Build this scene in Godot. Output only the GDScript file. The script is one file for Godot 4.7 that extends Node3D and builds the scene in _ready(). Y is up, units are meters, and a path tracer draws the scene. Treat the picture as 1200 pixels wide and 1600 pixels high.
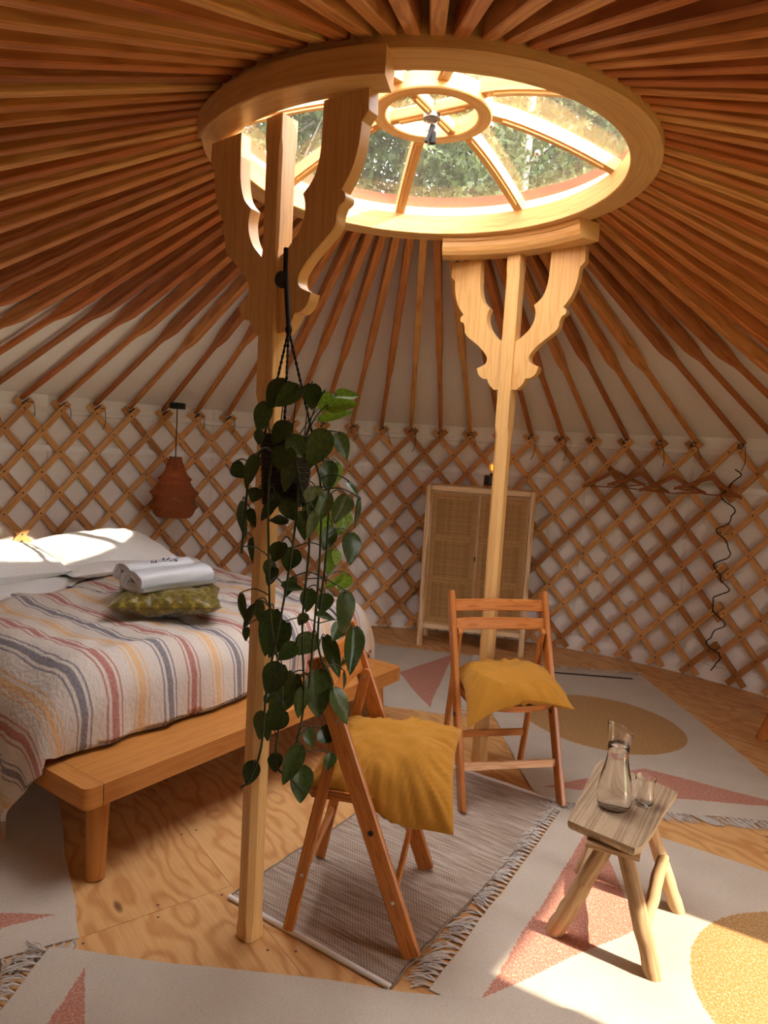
extends Node3D

const CX := 0.088            # centre of the round room
const CZ := -2.757
const RW := 3.32             # radius of the lattice wall
const DL := 0.0764           # angle between two roof poles
const A0 := -0.8868
const HEAD_Y := 1.686
const FOOT_Y := 0.09
const RING_Y := 2.595
const SUN_ELEV := 33.0
const SUN_AZ := Vector2(0.853, 0.522)   # towards the sun, x and z

var M := {}
var taken := {}
var rng := RandomNumberGenerator.new()


class MB:
	var v := PackedVector3Array()
	var n := PackedVector3Array()
	var t := PackedVector2Array()
	var c := PackedColorArray()
	var i := PackedInt32Array()
	var off := Vector2.ZERO

	func tri(a: Vector3, b: Vector3, d: Vector3, ua := Vector2.ZERO, ub := Vector2.ZERO, ud := Vector2.ZERO) -> void:
		var nn := (b - a).cross(d - a).normalized()
		var k := v.size()
		v.append_array([a, b, d])
		n.append_array([nn, nn, nn])
		t.append_array([ua + off, ub + off, ud + off])
		i.append_array([k, k + 2, k + 1])

	func quad(a: Vector3, b: Vector3, d: Vector3, e: Vector3, size := Vector2.ZERO) -> void:
		var w := (b - a).length()
		var h := (e - a).length()
		if size != Vector2.ZERO:
			w = size.x
			h = size.y
		tri(a, b, d, Vector2(0, 0), Vector2(w, 0), Vector2(w, h))
		tri(a, d, e, Vector2(0, 0), Vector2(w, h), Vector2(0, h))

	# smooth grid; rows of points, uv in metres unless given
	func grid(rows: Array, uvs: Array = [], flip := false, wrap_c := false, wrap_r := false) -> void:
		var nr := rows.size()
		var nc: int = rows[0].size()
		var k0 := v.size()
		for r in nr:
			for q in nc:
				var p: Vector3 = rows[r][q]
				var qa := q - 1
				var qb := q + 1
				if wrap_c:
					if qa < 0: qa = nc - 2
					if qb >= nc: qb = 1
				else:
					qa = maxi(qa, 0)
					qb = mini(qb, nc - 1)
				var ra := r - 1
				var rb := r + 1
				if wrap_r:
					if ra < 0: ra = nr - 2
					if rb >= nr: rb = 1
				else:
					ra = maxi(ra, 0)
					rb = mini(rb, nr - 1)
				var du: Vector3 = rows[r][qb] - rows[r][qa]
				var dv: Vector3 = rows[rb][q] - rows[ra][q]
				if du.length_squared() < 1e-12:
					du = rows[mini(r + 1, nr - 1)][qb] - rows[mini(r + 1, nr - 1)][qa]
					if du.length_squared() < 1e-12:
						du = rows[maxi(r - 1, 0)][qb] - rows[maxi(r - 1, 0)][qa]
				var nn := du.cross(dv).normalized()
				if flip: nn = -nn
				if nn == Vector3.ZERO: nn = Vector3.UP
				v.append(p)
				n.append(nn)
				if uvs.size(): t.append(uvs[r][q] + off)
				else: t.append(Vector2(float(q) / maxi(nc - 1, 1), float(r) / maxi(nr - 1, 1)) + off)
		for r in nr - 1:
			for q in nc - 1:
				var a := k0 + r * nc + q
				var b := a + 1
				var d := a + nc + 1
				var e := a + nc
				if flip: i.append_array([a, b, d, a, d, e])
				else: i.append_array([a, d, b, a, e, d])

	# a bar with hard edges between the sides of its profile; each station is a ring of points
	func bar(st: Array, caps := true, closed := false) -> void:
		var ns := st.size()
		var k: int = st[0].size()
		var cen := Vector3.ZERO
		var cen1 := Vector3.ZERO
		for p in st[0]: cen += p
		for p in st[1]: cen1 += p
		cen /= k
		cen1 /= k
		# orientation by the signed area of the profile as seen along the bar
		var axis := cen1 - cen
		if axis.length() < 1e-6 and ns > 2:
			var c2 := Vector3.ZERO
			for p in st[2]: c2 += p
			axis = c2 / k - cen
		var area := 0.0
		for q in k:
			area += (st[0][q] - cen).cross(st[0][(q + 1) % k] - cen).dot(axis)
		var flip := area > 0.0
		var us := [0.0]
		for s in range(1, ns):
			var c2 := Vector3.ZERO
			for p in st[s]: c2 += p
			var c1 := Vector3.ZERO
			for p in st[s - 1]: c1 += p
			us.append(us[s - 1] + (c2 / k).distance_to(c1 / k))
		var vv := 0.0
		for q in k:
			var wid: float = st[ns / 2][q].distance_to(st[ns / 2][(q + 1) % k])
			var rows := []
			var uvs := []
			for s in ns:
				rows.append(PackedVector3Array([st[s][q], st[s][(q + 1) % k]]))
				uvs.append(PackedVector2Array([Vector2(us[s], vv), Vector2(us[s], vv + wid)]))
			grid(rows, uvs, not flip, false, closed)
			vv += wid
		if caps and not closed:
			for end in 2:
				var ring: PackedVector3Array = PackedVector3Array(st[0] if end == 0 else st[ns - 1])
				var m := Vector3.ZERO
				for p in ring: m += p
				m /= k
				for q in k:
					var a := ring[q]
					var b := ring[(q + 1) % k]
					var ex := (ring[0] - m).normalized()
					var ey := ex.cross(axis.normalized())
					var ua := Vector2((a - m).dot(ex), (a - m).dot(ey)) * 0.35
					var ub := Vector2((b - m).dot(ex), (b - m).dot(ey)) * 0.35
					if (end == 0) == flip: tri(m, b, a, Vector2.ZERO, ub, ua)
					else: tri(m, a, b, Vector2.ZERO, ua, ub)

	func beam(a: Vector3, b: Vector3, w: float, h: float, up := Vector3.UP, ch := 0.004) -> void:
		var ax := (b - a).normalized()
		if absf(ax.dot(up)) > 0.98: up = Vector3.RIGHT
		var x := up.cross(ax).normalized()
		var y := ax.cross(x).normalized()
		var st := []
		var L := a.distance_to(b)
		var e: float = minf(ch, L * 0.2)
		for s in [[0.0, e], [e, 0.0], [L - e, 0.0], [L, e]]:
			var ww: float = w * 0.5 - s[1]
			var hh: float = h * 0.5 - s[1]
			var pr := MB.chrect(ww, hh, minf(ch, minf(ww, hh) * 0.6))
			var ring := PackedVector3Array()
			for p in pr: ring.append(a + ax * s[0] + x * p.x + y * p.y)
			st.append(ring)
		bar(st)

	static func chrect(hw: float, hh: float, ch: float) -> PackedVector2Array:
		return PackedVector2Array([Vector2(-hw + ch, -hh), Vector2(hw - ch, -hh), Vector2(hw, -hh + ch), Vector2(hw, hh - ch), Vector2(hw - ch, hh), Vector2(-hw + ch, hh), Vector2(-hw, hh - ch), Vector2(-hw, -hh + ch)])

	func box(lo: Vector3, hi: Vector3, ch := 0.004) -> void:
		var d := hi - lo
		var m := (lo + hi) * 0.5
		if d.x >= d.y and d.x >= d.z:
			beam(Vector3(lo.x, m.y, m.z), Vector3(hi.x, m.y, m.z), d.z, d.y, Vector3.UP, ch)
		elif d.y >= d.z:
			beam(Vector3(m.x, lo.y, m.z), Vector3(m.x, hi.y, m.z), d.z, d.x, Vector3.RIGHT, ch)
		else:
			beam(Vector3(m.x, m.y, lo.z), Vector3(m.x, m.y, hi.z), d.x, d.y, Vector3.UP, ch)

	func tube(path: Array, radii: Array, sides := 8, caps := true) -> void:
		var np := path.size()
		var up := Vector3.UP
		var rows := []
		var uvs := []
		var L := 0.0
		var prev := Vector3.ZERO
		for s in np:
			var d: Vector3 = (path[mini(s + 1, np - 1)] - path[maxi(s - 1, 0)]).normalized()
			if s == 0:
				if absf(d.dot(up)) > 0.9: up = Vector3.RIGHT
				prev = up.cross(d).normalized()
			var x := (prev - d * prev.dot(d)).normalized()
			prev = x
			var y := d.cross(x)
			if s > 0: L += path[s].distance_to(path[s - 1])
			var r: float = radii[mini(s, radii.size() - 1)]
			var row := PackedVector3Array()
			var ur := PackedVector2Array()
			for q in sides + 1:
				var a := TAU * q / sides
				row.append(path[s] + (x * cos(a) + y * sin(a)) * r)
				ur.append(Vector2(L, float(q) / sides * TAU * radii[0]))
			rows.append(row)
			uvs.append(ur)
		grid(rows, uvs, false, true)
		if caps:
			for end in 2:
				var row: PackedVector3Array = rows[0 if end == 0 else np - 1]
				var m: Vector3 = path[0 if end == 0 else np - 1]
				for q in sides:
					if end == 0: tri(m, row[q + 1], row[q])
					else: tri(m, row[q], row[q + 1])

	# profile: x radius, y height
	func lathe(profile: Array, seg := 32, at := Vector3.ZERO, flip := false) -> void:
		var rows := []
		var uvs := []
		var L := 0.0
		for s in profile.size():
			var p: Vector2 = profile[s]
			if s > 0: L += p.distance_to(profile[s - 1])
			var row := PackedVector3Array()
			var ur := PackedVector2Array()
			for q in seg + 1:
				var a := TAU * q / seg
				row.append(at + Vector3(p.x * cos(a), p.y, p.x * sin(a)))
				ur.append(Vector2(float(q) / seg * TAU * maxf(profile[0].x, 0.02), L))
			rows.append(row)
			uvs.append(ur)
		grid(rows, uvs, not flip, true)

	# flat polygon of (x, y) thickened along z, with a small chamfer, placed by xf
	func slab(poly: PackedVector2Array, th: float, xf: Transform3D, soft := 40.0, swap_uv := false) -> void:
		if Geometry2D.is_polygon_clockwise(poly): poly.reverse()
		var idx := Geometry2D.triangulate_polygon(poly)
		for side in [1.0, -1.0]:
			for q in range(0, idx.size(), 3):
				var a := poly[idx[q]]
				var b := poly[idx[q + 1]]
				var d := poly[idx[q + 2]]
				var cw: bool = (b - a).cross(d - a) < 0.0
				if cw != (side < 0.0):
					var e := b
					b = d
					d = e
				var uu := [a, b, d]
				if swap_uv: uu = [Vector2(a.y, a.x), Vector2(b.y, b.x), Vector2(d.y, d.x)]
				tri(xf * Vector3(a.x, a.y, side * th * 0.5), xf * Vector3(b.x, b.y, side * th * 0.5), xf * Vector3(d.x, d.y, side * th * 0.5), uu[0], uu[1], uu[2])
		var k := poly.size()
		var L := 0.0
		for q in k:
			var a := poly[q]
			var b := poly[(q + 1) % k]
			var e := (b - a).normalized()
			var nn := Vector2(e.y, -e.x)
			var ea := (a - poly[(q + k - 1) % k]).normalized()
			var eb := (poly[(q + 2) % k] - b).normalized()
			var na := nn
			var nb := nn
			if rad_to_deg(absf(ea.angle_to(e))) < soft: na = (nn + Vector2(ea.y, -ea.x)).normalized()
			if rad_to_deg(absf(e.angle_to(eb))) < soft: nb = (nn + Vector2(eb.y, -eb.x)).normalized()
			var w := a.distance_to(b)
			var k0 := v.size()
			v.append_array([xf * Vector3(a.x, a.y, -th * 0.5), xf * Vector3(b.x, b.y, -th * 0.5), xf * Vector3(b.x, b.y, th * 0.5), xf * Vector3(a.x, a.y, th * 0.5)])
			var n3a := xf.basis * Vector3(na.x, na.y, 0)
			var n3b := xf.basis * Vector3(nb.x, nb.y, 0)
			n.append_array([n3a, n3b, n3b, n3a])
			t.append_array([Vector2(L, 0) + off, Vector2(L + w, 0) + off, Vector2(L + w, th) + off, Vector2(L, th) + off])
			i.append_array([k0, k0 + 2, k0 + 1, k0, k0 + 3, k0 + 2])
			L += w

	func ball(at: Vector3, r: Vector3, seg := 10, ring := 6) -> void:
		var rows := []
		for s in ring + 1:
			var b := PI * s / ring - PI / 2
			var row := PackedVector3Array()
			for q in seg + 1:
				var a := TAU * q / seg
				row.append(at + Vector3(cos(b) * cos(a) * r.x, sin(b) * r.y, cos(b) * sin(a) * r.z))
			rows.append(row)
		grid(rows, [], true, true)

	func mesh() -> ArrayMesh:
		var arr := []
		arr.resize(Mesh.ARRAY_MAX)
		arr[Mesh.ARRAY_VERTEX] = v
		arr[Mesh.ARRAY_NORMAL] = n
		arr[Mesh.ARRAY_TEX_UV] = t
		if c.size() == v.size() and c.size() > 0: arr[Mesh.ARRAY_COLOR] = c
		arr[Mesh.ARRAY_INDEX] = i
		var m := ArrayMesh.new()
		m.add_surface_from_arrays(Mesh.PRIMITIVE_TRIANGLES, arr)
		return m


# ---------- nodes ----------
func numbered(called: String) -> String:
	if not taken.has(called):
		taken[called] = 0
		return called
	taken[called] += 1
	return "%s_%03d" % [called, taken[called]]

func thing(called: String, label: String, category: String, at := Vector3.ZERO, turn := 0.0, group := "") -> Node3D:
	var o := Node3D.new()
	o.name = numbered(called)
	add_child(o)
	o.position = at
	o.rotation.y = turn
	tag(o, label, category, group)
	return o

func tag(o: Node, label: String, category := "", group := "", kind := "") -> void:
	if label: o.set_meta("label", label)
	if category: o.set_meta("category", category)
	if group: o.set_meta("group", group)
	if kind: o.set_meta("kind", kind)

func part(called: String, shape, mat: Material, parent: Node = null, label := "") -> MeshInstance3D:
	var o := MeshInstance3D.new()
	o.mesh = shape.mesh() if shape is MB else shape
	o.material_override = mat
	if parent == null:
		o.name = numbered(called)
		add_child(o)
	else:
		o.name = called
		parent.add_child(o, true)
	if label: o.set_meta("label", label)
	return o

func structure(called: String, shape, mat: Material) -> MeshInstance3D:
	var o := part(called, shape, mat)
	o.set_meta("kind", "structure")
	return o

func around(a: float, r: float, y: float) -> Vector3:
	return Vector3(CX + r * sin(a), y, CZ - r * cos(a))


# ---------- textures ----------
func noise(sd: int, freq: float, octaves := 3) -> FastNoiseLite:
	var f := FastNoiseLite.new()
	f.seed = sd
	f.frequency = freq
	f.noise_type = FastNoiseLite.TYPE_SIMPLEX_SMOOTH
	f.fractal_type = FastNoiseLite.FRACTAL_FBM
	f.fractal_octaves = octaves
	return f

func picture(w: int, h: int, f: Callable) -> ImageTexture:
	var d := PackedByteArray()
	d.resize(w * h * 3)
	var k := 0
	for y in h:
		for x in w:
			var c: Color = f.call(x, y)
			d[k] = int(clampf(c.r, 0, 1) * 255)
			d[k + 1] = int(clampf(c.g, 0, 1) * 255)
			d[k + 2] = int(clampf(c.b, 0, 1) * 255)
			k += 3
	return ImageTexture.create_from_image(Image.create_from_data(w, h, false, Image.FORMAT_RGB8, d))

# wood grain, u along the grain; light and dark given as sRGB
func wood(sd: int, light: Color, dark: Color, rings := 9.0, wave := 1.6, w := 512, h := 256, knots := 0) -> ImageTexture:
	var a := noise(sd, 0.006, 3)
	var b := noise(sd + 7, 0.02, 2)
	var kn := []
	var rr := RandomNumberGenerator.new()
	rr.seed = sd
	for q in knots: kn.append(Vector3(rr.randf_range(0.05, 0.95) * w, rr.randf_range(0.05, 0.95) * h, rr.randf_range(3.5, 6.5)))
	return picture(w, h, func(x: int, y: int) -> Color:
		# fold the coordinates so that the pattern meets itself at the borders
		var fx := absf(x - w * 0.5) * 2.0
		var fy := float(y)
		var warp := a.get_noise_2d(fx * 0.5, fy * 1.1) * wave
		var bump := 0.0
		var dark_knot := 0.0
		for kq in kn:
			var dd: float = Vector2((x - kq.x) * 0.45, y - kq.y).length() / kq.z
			bump += exp(-dd * 0.7) * 1.4
			if dd < 1.0: dark_knot = maxf(dark_knot, 1.0 - dd * dd)
		var yy := absf(fy / h * 2.0 - 1.0)
		var ring := 0.5 + 0.5 * sin(TAU * (yy * rings * 0.5 + warp + bump + a.get_noise_2d(900.0 + fx * 0.01, yy * 420.0) * 1.5))
		ring = pow(ring, 2.2)
		var fib := b.get_noise_2d(fx * 0.25, fy * 9.0) * 0.5 + 0.5
		var k := clampf(ring * 0.62 + fib * 0.45 - 0.1, 0.0, 1.0)
		var c := light.lerp(dark, k)
		return c.lerp(dark.darkened(0.45), dark_knot * 0.8))

func cloth_bump(sd: int, w := 256) -> ImageTexture:
	var a := noise(sd, 0.03, 3)
	return picture(w, w, func(x: int, y: int) -> Color:
		var wv := 0.5 + 0.25 * sin(TAU * x / 8.0) * cos(TAU * y / 16.0) + 0.25 * sin(TAU * y / 8.0 + PI * float((x / 8) % 2))
		var fx := absf(x - w * 0.5) * 2.0
		var fy := absf(y - w * 0.5) * 2.0
		var k := wv * 0.6 + (a.get_noise_2d(fx, fy) * 0.5 + 0.5) * 0.4
		return Color(k, k, k))

func soft_bump(sd: int, f := 0.02, w := 256) -> ImageTexture:
	var a := noise(sd, f, 4)
	return picture(w, w, func(x: int, y: int) -> Color:
		var k := a.get_noise_2d(absf(x - w * 0.5) * 2.0, absf(y - w * 0.5) * 2.0) * 0.5 + 0.5
		return Color(k, k, k))

func mat(called: String, col: Color, rough := 0.7, tex: Texture2D = null, uv := Vector2.ONE, tri_scale := 0.0) -> StandardMaterial3D:
	var m := StandardMaterial3D.new()
	m.resource_name = called
	m.albedo_color = col
	m.roughness = rough
	m.metallic_specular = 0.4
	if tex:
		m.albedo_texture = tex
		m.uv1_scale = Vector3(uv.x, uv.y, 1)
	if tri_scale > 0.0:
		m.uv1_triplanar = true
		m.uv1_scale = Vector3.ONE * tri_scale
	m.cull_mode = BaseMaterial3D.CULL_DISABLED
	M[called] = m
	return m

func relief(m: StandardMaterial3D, tex: Texture2D, cm: float) -> void:
	m.heightmap_enabled = true
	m.heightmap_texture = tex
	m.heightmap_scale = cm

func lin(r: float, g: float, b: float) -> Color:
	return Color(r, g, b).linear_to_srgb()


func _ready() -> void:
	rng.seed = 20
	# ---- camera ----
	var cam := Camera3D.new()
	cam.name = "camera"
	add_child(cam)
	var pitch := 0.0875
	var roll := 0.0615
	var fwd := Vector3(0, -sin(pitch), -cos(pitch))
	var up0 := Vector3(0, cos(pitch), -sin(pitch))
	var r0 := Vector3.RIGHT
	var rr := r0 * cos(roll) + up0 * sin(roll)
	var uu := up0 * cos(roll) - r0 * sin(roll)
	cam.transform = Transform3D(Basis(rr, uu, -fwd), Vector3(0, 1.55, 0))
	cam.fov = 2.0 * rad_to_deg(atan(800.0 / 1099.5))
	cam.near = 0.05
	cam.far = 200.0
	cam.current = true
	# ---- sky, exposure ----
	var env := Environment.new()
	env.background_mode = Environment.BG_SKY
	var sky := Sky.new()
	var sm := ProceduralSkyMaterial.new()
	sm.sky_top_color = Color(0.92, 0.925, 0.95)
	sm.sky_horizon_color = Color(0.975, 0.965, 0.952)
	sm.ground_bottom_color = Color(0.42, 0.42, 0.34)
	sm.ground_horizon_color = Color(0.7, 0.72, 0.66)
	sm.sky_curve = 0.2
	sm.sun_angle_max = 2.0
	sky.sky_material = sm
	env.sky = sky
	env.background_energy_multiplier = 8.2
	env.tonemap_mode = Environment.TONE_MAPPER_LINEAR
	env.tonemap_exposure = 1.82
	env.sdfgi_enabled = true
	env.ssao_enabled = true
	env.ssil_enabled = true
	var we := WorldEnvironment.new()
	we.name = "environment"
	we.environment = env
	add_child(we)
	# ---- sun ----
	var sun := DirectionalLight3D.new()
	sun.name = "sun"
	add_child(sun)
	var se := deg_to_rad(SUN_ELEV)
	var to_sun := Vector3(SUN_AZ.x * cos(se), sin(se), SUN_AZ.y * cos(se)).normalized()
	sun.look_at_from_position(to_sun * 10.0, Vector3.ZERO, Vector3.UP)
	sun.light_energy = 2.5
	sun.light_color = Color(1.0, 0.955, 0.86)
	sun.light_angular_distance = 0.6
	sun.shadow_enabled = true

	make_materials()
	build_floor()
	build_shell()
	build_lattice()
	build_poles()
	build_crown()
	build_posts()
	build_rugs()
	build_bed()
	build_chairs()
	build_stool()
	build_cabinet()
	build_lamps()
	build_plant()
	build_hangers()
	build_outside()


func make_materials() -> void:
	var pine := wood(3, Color(0.90, 0.73, 0.49), Color(0.83, 0.63, 0.38), 5.0, 0.7)
	var cedar := wood(11, Color(0.96, 0.89, 0.79), Color(0.78, 0.64, 0.50), 9.0, 1.0)
	var ash := wood(21, Color(1.0, 0.95, 0.86), Color(0.78, 0.66, 0.50), 10.0, 1.0)
	var ply := wood(31, Color(0.88, 0.71, 0.49), Color(0.76, 0.54, 0.32), 7.0, 1.5, 768, 512, 8)
	var plank := wood(45, Color(0.80, 0.72, 0.61), Color(0.60, 0.50, 0.40), 9.0, 0.07, 512, 256, 0)
	var drift := wood(41, Color(0.82, 0.71, 0.56), Color(0.68, 0.55, 0.41), 9.0, 0.6, 512, 256, 1)
	mat("pine", Color(0.98, 0.96, 0.92), 0.38, pine, Vector2(0.9, 3.0))
	M.pine.metallic_specular = 0.5
	mat("pine_plain", Color(0.95, 0.9, 0.82), 0.45, pine, Vector2(0.9, 3.0))
	var tints := [Color(0.88, 0.66, 0.44), Color(0.80, 0.53, 0.34), Color(0.85, 0.61, 0.39), Color(0.74, 0.50, 0.33), Color(0.94, 0.77, 0.52), Color(0.84, 0.56, 0.35)]
	for k in tints.size():
		mat("cedar_%d" % k, tints[k], 0.55, cedar, Vector2(0.55, 4.0))
	var at := [Color(0.80, 0.62, 0.44), Color(0.71, 0.52, 0.35), Color(0.87, 0.70, 0.50)]
	for k in 3:
		mat("ash_%d" % k, at[k], 0.6, ash, Vector2(0.8, 6.0))
	mat("ply_0", Color(1, 0.97, 0.93), 0.5, ply, Vector2(0.42, 0.82))
	mat("ply_1", Color(0.98, 0.94, 0.89), 0.5, ply, Vector2(0.42, 0.82))
	M.ply_1.uv1_offset = Vector3(0.37, 0.21, 0)
	mat("bench_wood", Color(0.88, 0.74, 0.58), 0.45, pine, Vector2(0.8, 2.2))
	mat("chair_wood", Color(0.76, 0.50, 0.275), 0.32, ash, Vector2(1.0, 5.0))
	mat("chair_worn", Color(0.93, 0.78, 0.68), 0.6, ash, Vector2(1.0, 5.0))
	mat("driftwood", Color(0.95, 0.92, 0.88), 0.75, drift, Vector2(1.6, 3.0))
	relief(M.driftwood, plank, 0.15)
	mat("driftwood_dark", Color(0.82, 0.77, 0.72), 0.8, drift, Vector2(1.6, 3.0))
	mat("seat_plank", Color(0.93, 0.90, 0.86), 0.7, plank, Vector2(2.2, 4.2))
	relief(M.seat_plank, plank, 0.06)
	mat("birch", Color(0.93, 0.84, 0.74), 0.5, ash, Vector2(0.4, 2.0))
	mat("hanger_wood", Color(0.62, 0.40, 0.25), 0.5, ash, Vector2(1.0, 5.0))
	# cloth
	var weave := cloth_bump(5)
	var soft := soft_bump(9)
	mat("canvas", lin(0.85, 0.80, 0.745), 0.9, null, Vector2.ONE, 1.2)
	relief(M.canvas, soft_bump(19, 0.012), 0.4)
	mat("seam_cloth", lin(0.80, 0.75, 0.70), 0.9)
	mat("strap", lin(0.90, 0.88, 0.86), 0.9)
	mat("roof_canvas", lin(0.88, 0.84, 0.79), 0.9, null, Vector2.ONE, 1.2)
	M.roof_canvas.backlight_enabled = true
	M.roof_canvas.backlight = lin(0.014, 0.0128, 0.0115)
	var blot := noise(77, 0.02, 4)
	var fibre := noise(78, 0.2, 2)
	mat("linen_white", lin(0.86, 0.84, 0.80), 0.95, null, Vector2.ONE, 9.0)
	relief(M.linen_white, soft, 0.35)
	mat("towel", lin(0.84, 0.84, 0.85), 1.0, null, Vector2.ONE, 12.0)
	relief(M.towel, weave, 0.5)
	var mus := picture(256, 256, func(x: int, y: int) -> Color:
		var k := fibre.get_noise_2d(x * 0.4, y * 2.2) * 0.5 + fibre.get_noise_2d(x * 2.2 + 900, y * 0.4) * 0.5
		return Color(0.76, 0.535, 0.17).lerp(Color(0.62, 0.41, 0.095), clampf(0.5 + k * 0.9, 0, 1)))
	mat("mustard_linen", Color(1, 1, 1), 0.95, mus, Vector2.ONE, 5.0)
	relief(M.mustard_linen, weave, 0.03)
	M.mustard_linen.rim_enabled = true
	M.mustard_linen.rim = 0.15
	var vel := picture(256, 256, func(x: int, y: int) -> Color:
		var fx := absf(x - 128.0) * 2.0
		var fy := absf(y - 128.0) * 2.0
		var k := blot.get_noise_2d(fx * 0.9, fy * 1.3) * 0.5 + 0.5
		k = smoothstep(0.4, 0.75, k)  # lighter streaks: sheen highlights of the crushed pile painted into the colour
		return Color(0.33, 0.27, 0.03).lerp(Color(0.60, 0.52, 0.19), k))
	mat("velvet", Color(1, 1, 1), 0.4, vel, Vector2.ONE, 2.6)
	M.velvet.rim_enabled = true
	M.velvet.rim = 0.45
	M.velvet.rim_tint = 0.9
	# striped blanket: u across the stripes
	var pw := 512
	var stripe := func(p: float, at0: float, hw: float, wob: float) -> float:
		return 1.0 - smoothstep(hw - 0.003, hw + 0.003, absf(p - at0 + wob))
	var blanket := picture(pw, 512, func(x: int, y: int) -> Color:
		var p := float(x) / pw * 0.381
		var lf := fibre.get_noise_2d(x * 1.4, y * 0.3) * 0.5 + fibre.get_noise_2d(x * 0.3 + 500, y * 1.8) * 0.5
		var c := Color(0.86, 0.815, 0.765).lerp(Color(0.78, 0.73, 0.68), clampf(0.5 + lf, 0, 1))
		var wob := blot.get_noise_2d(y * 0.8, 30.0) * 0.002
		var cols := [Color(0.44, 0.42, 0.45), Color(0.66, 0.40, 0.36), Color(0.86, 0.67, 0.46)]
		for g in 3:
			var o: float = 0.064 + g * 0.127
			var cov: float = maxf(stripe.call(p, o, 0.014, wob), maxf(stripe.call(p, o - 0.030, 0.0035, wob), stripe.call(p, o + 0.030, 0.0035, wob)))
			c = c.lerp(cols[g], cov * clampf(0.82 + lf * 0.8, 0.4, 0.95))
		return c)
	mat("blanket", Color(1, 1, 1), 0.95, blanket, Vector2(1.0 / 0.381, 1.0 / 0.5))
	relief(M.blanket, soft_bump(23, 0.03), 0.3)
	# rugs: one print, 1.3 m by 2.1 m
	var rw := 624
	var rh := 1008
	var rugn := noise(91, 0.25, 2)
	var rug := picture(rw, rh, func(x: int, y: int) -> Color:
		var p := Vector2(float(x) / rw * 1.3, float(y) / rh * 2.1)
		var gr := rugn.get_noise_2d(x * 3.0, y * 0.7)
		var big := blot.get_noise_2d(x * 0.35, y * 0.35)
		var c := Color(0.81, 0.76, 0.69).lerp(Color(0.74, 0.685, 0.615), clampf(0.5 + gr * 0.7 + big * 0.4, 0, 1))
		var worn := clampf(0.86 + gr * 0.6 + rugn.get_noise_2d(x * 0.7 + 300, y * 1.1) * 0.9, 0.3, 0.97)
		var wob := rugn.get_noise_2d(x * 0.5, y * 0.5) * 0.005
		# triangle: base on v = 0.14, apex at v = 0.45
		var inside := 0.0
		if p.y > 0.14 + wob and p.y < 0.45:
			var half: float = 0.60 * (0.45 - p.y) / 0.31
			if absf(p.x - 0.66 + wob) < half: inside = 1.0
		c = c.lerp(Color(0.71, 0.44, 0.36), inside * worn)
		if p.distance_to(Vector2(0.66, 1.07)) < 0.455 + wob:
			c = c.lerp(Color(0.67, 0.48, 0.25), worn)
		if absf(p.y - 1.99 + wob) < 0.018 and p.x < 1.2: c = c.lerp(Color(0.16, 0.15, 0.15), 0.95)
		return c)
	mat("rug", Color(1, 1, 1), 0.95, rug, Vector2(1.0 / 1.3, 1.0 / 2.1))
	relief(M.rug, rug, 0.15)
	mat("rug_thread", lin(0.62, 0.56, 0.50), 0.95)
	var flat := picture(512, 512, func(x: int, y: int) -> Color:
		var row := float(y / 4)
		var tone := rugn.get_noise_2d(x * 0.02, row * 9.0)
		var tick: float = 1.0 if (x / 4 + y / 4) % 2 == 0 else 0.0
		var c := Color(0.73, 0.66, 0.59).lerp(Color(0.55, 0.46, 0.39), tick * 0.75)
		c = c.lerp(Color(0.78, 0.73, 0.68), smoothstep(0.12, 0.45, tone) * 0.55)
		return c.lerp(Color(0.44, 0.36, 0.30), smoothstep(0.15, 0.5, -tone) * 0.35))
	mat("flatweave", Color(1, 1, 1), 0.95, flat, Vector2(1.4, 1.0))
	relief(M.flatweave, flat, 0.5)
	# small things
	mat("black_cord", lin(0.012, 0.011, 0.012), 0.8)
	mat("black_metal", lin(0.02, 0.02, 0.022), 0.5)
	mat("steel", lin(0.55, 0.54, 0.52), 0.3)
	M.steel.metallic = 0.9
	mat("rivet", lin(0.05, 0.03, 0.02), 0.6)
	mat("subfloor_timber", lin(0.30, 0.20, 0.11), 0.9)
	mat("rug_brown", lin(0.26, 0.19, 0.14), 0.95)
	mat("rubber", lin(0.02, 0.02, 0.02), 0.8)
	mat("terracotta_cord", lin(0.33, 0.095, 0.035), 0.85)
	M.terracotta_cord.backlight_enabled = true
	M.terracotta_cord.backlight = lin(0.12, 0.03, 0.01)
	mat("basket", lin(0.035, 0.028, 0.022), 0.8)
	mat("soil", lin(0.03, 0.02, 0.014), 1.0)
	var veins := picture(128, 128, func(x: int, y: int) -> Color:
		var u := x / 128.0 - 0.5
		var f := y / 128.0
		var rib := 1.0 - smoothstep(0.006, 0.02, absf(u))
		var sidev := 1.0 - smoothstep(0.05, 0.2, absf(fposmod((f - absf(u) * 0.9) * 8.0, 1.0) - 0.5))
		var k := 0.86 + blot.get_noise_2d(x * 2.0, y * 2.0) * 0.25 - sidev * 0.08
		return Color(k, k, k).lerp(Color(0.95, 1.0, 0.9), rib * 0.6))
	for lf in [["leaf", lin(0.045, 0.085, 0.018), lin(0.03, 0.065, 0.008)], ["leaf_mid", lin(0.085, 0.13, 0.035), lin(0.06, 0.10, 0.018)], ["leaf_lit", lin(0.26, 0.38, 0.06), lin(0.20, 0.32, 0.04)]]:  # last entry: brightness of leaves near the light, put into their colour
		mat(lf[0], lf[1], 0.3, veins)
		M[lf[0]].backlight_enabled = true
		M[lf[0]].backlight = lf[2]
	mat("vine_stem", lin(0.035, 0.045, 0.02), 0.6)
	mat("vine_stem_pale", lin(0.22, 0.26, 0.08), 0.6)
	mat("lavender", lin(0.07, 0.045, 0.12), 0.9)
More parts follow.
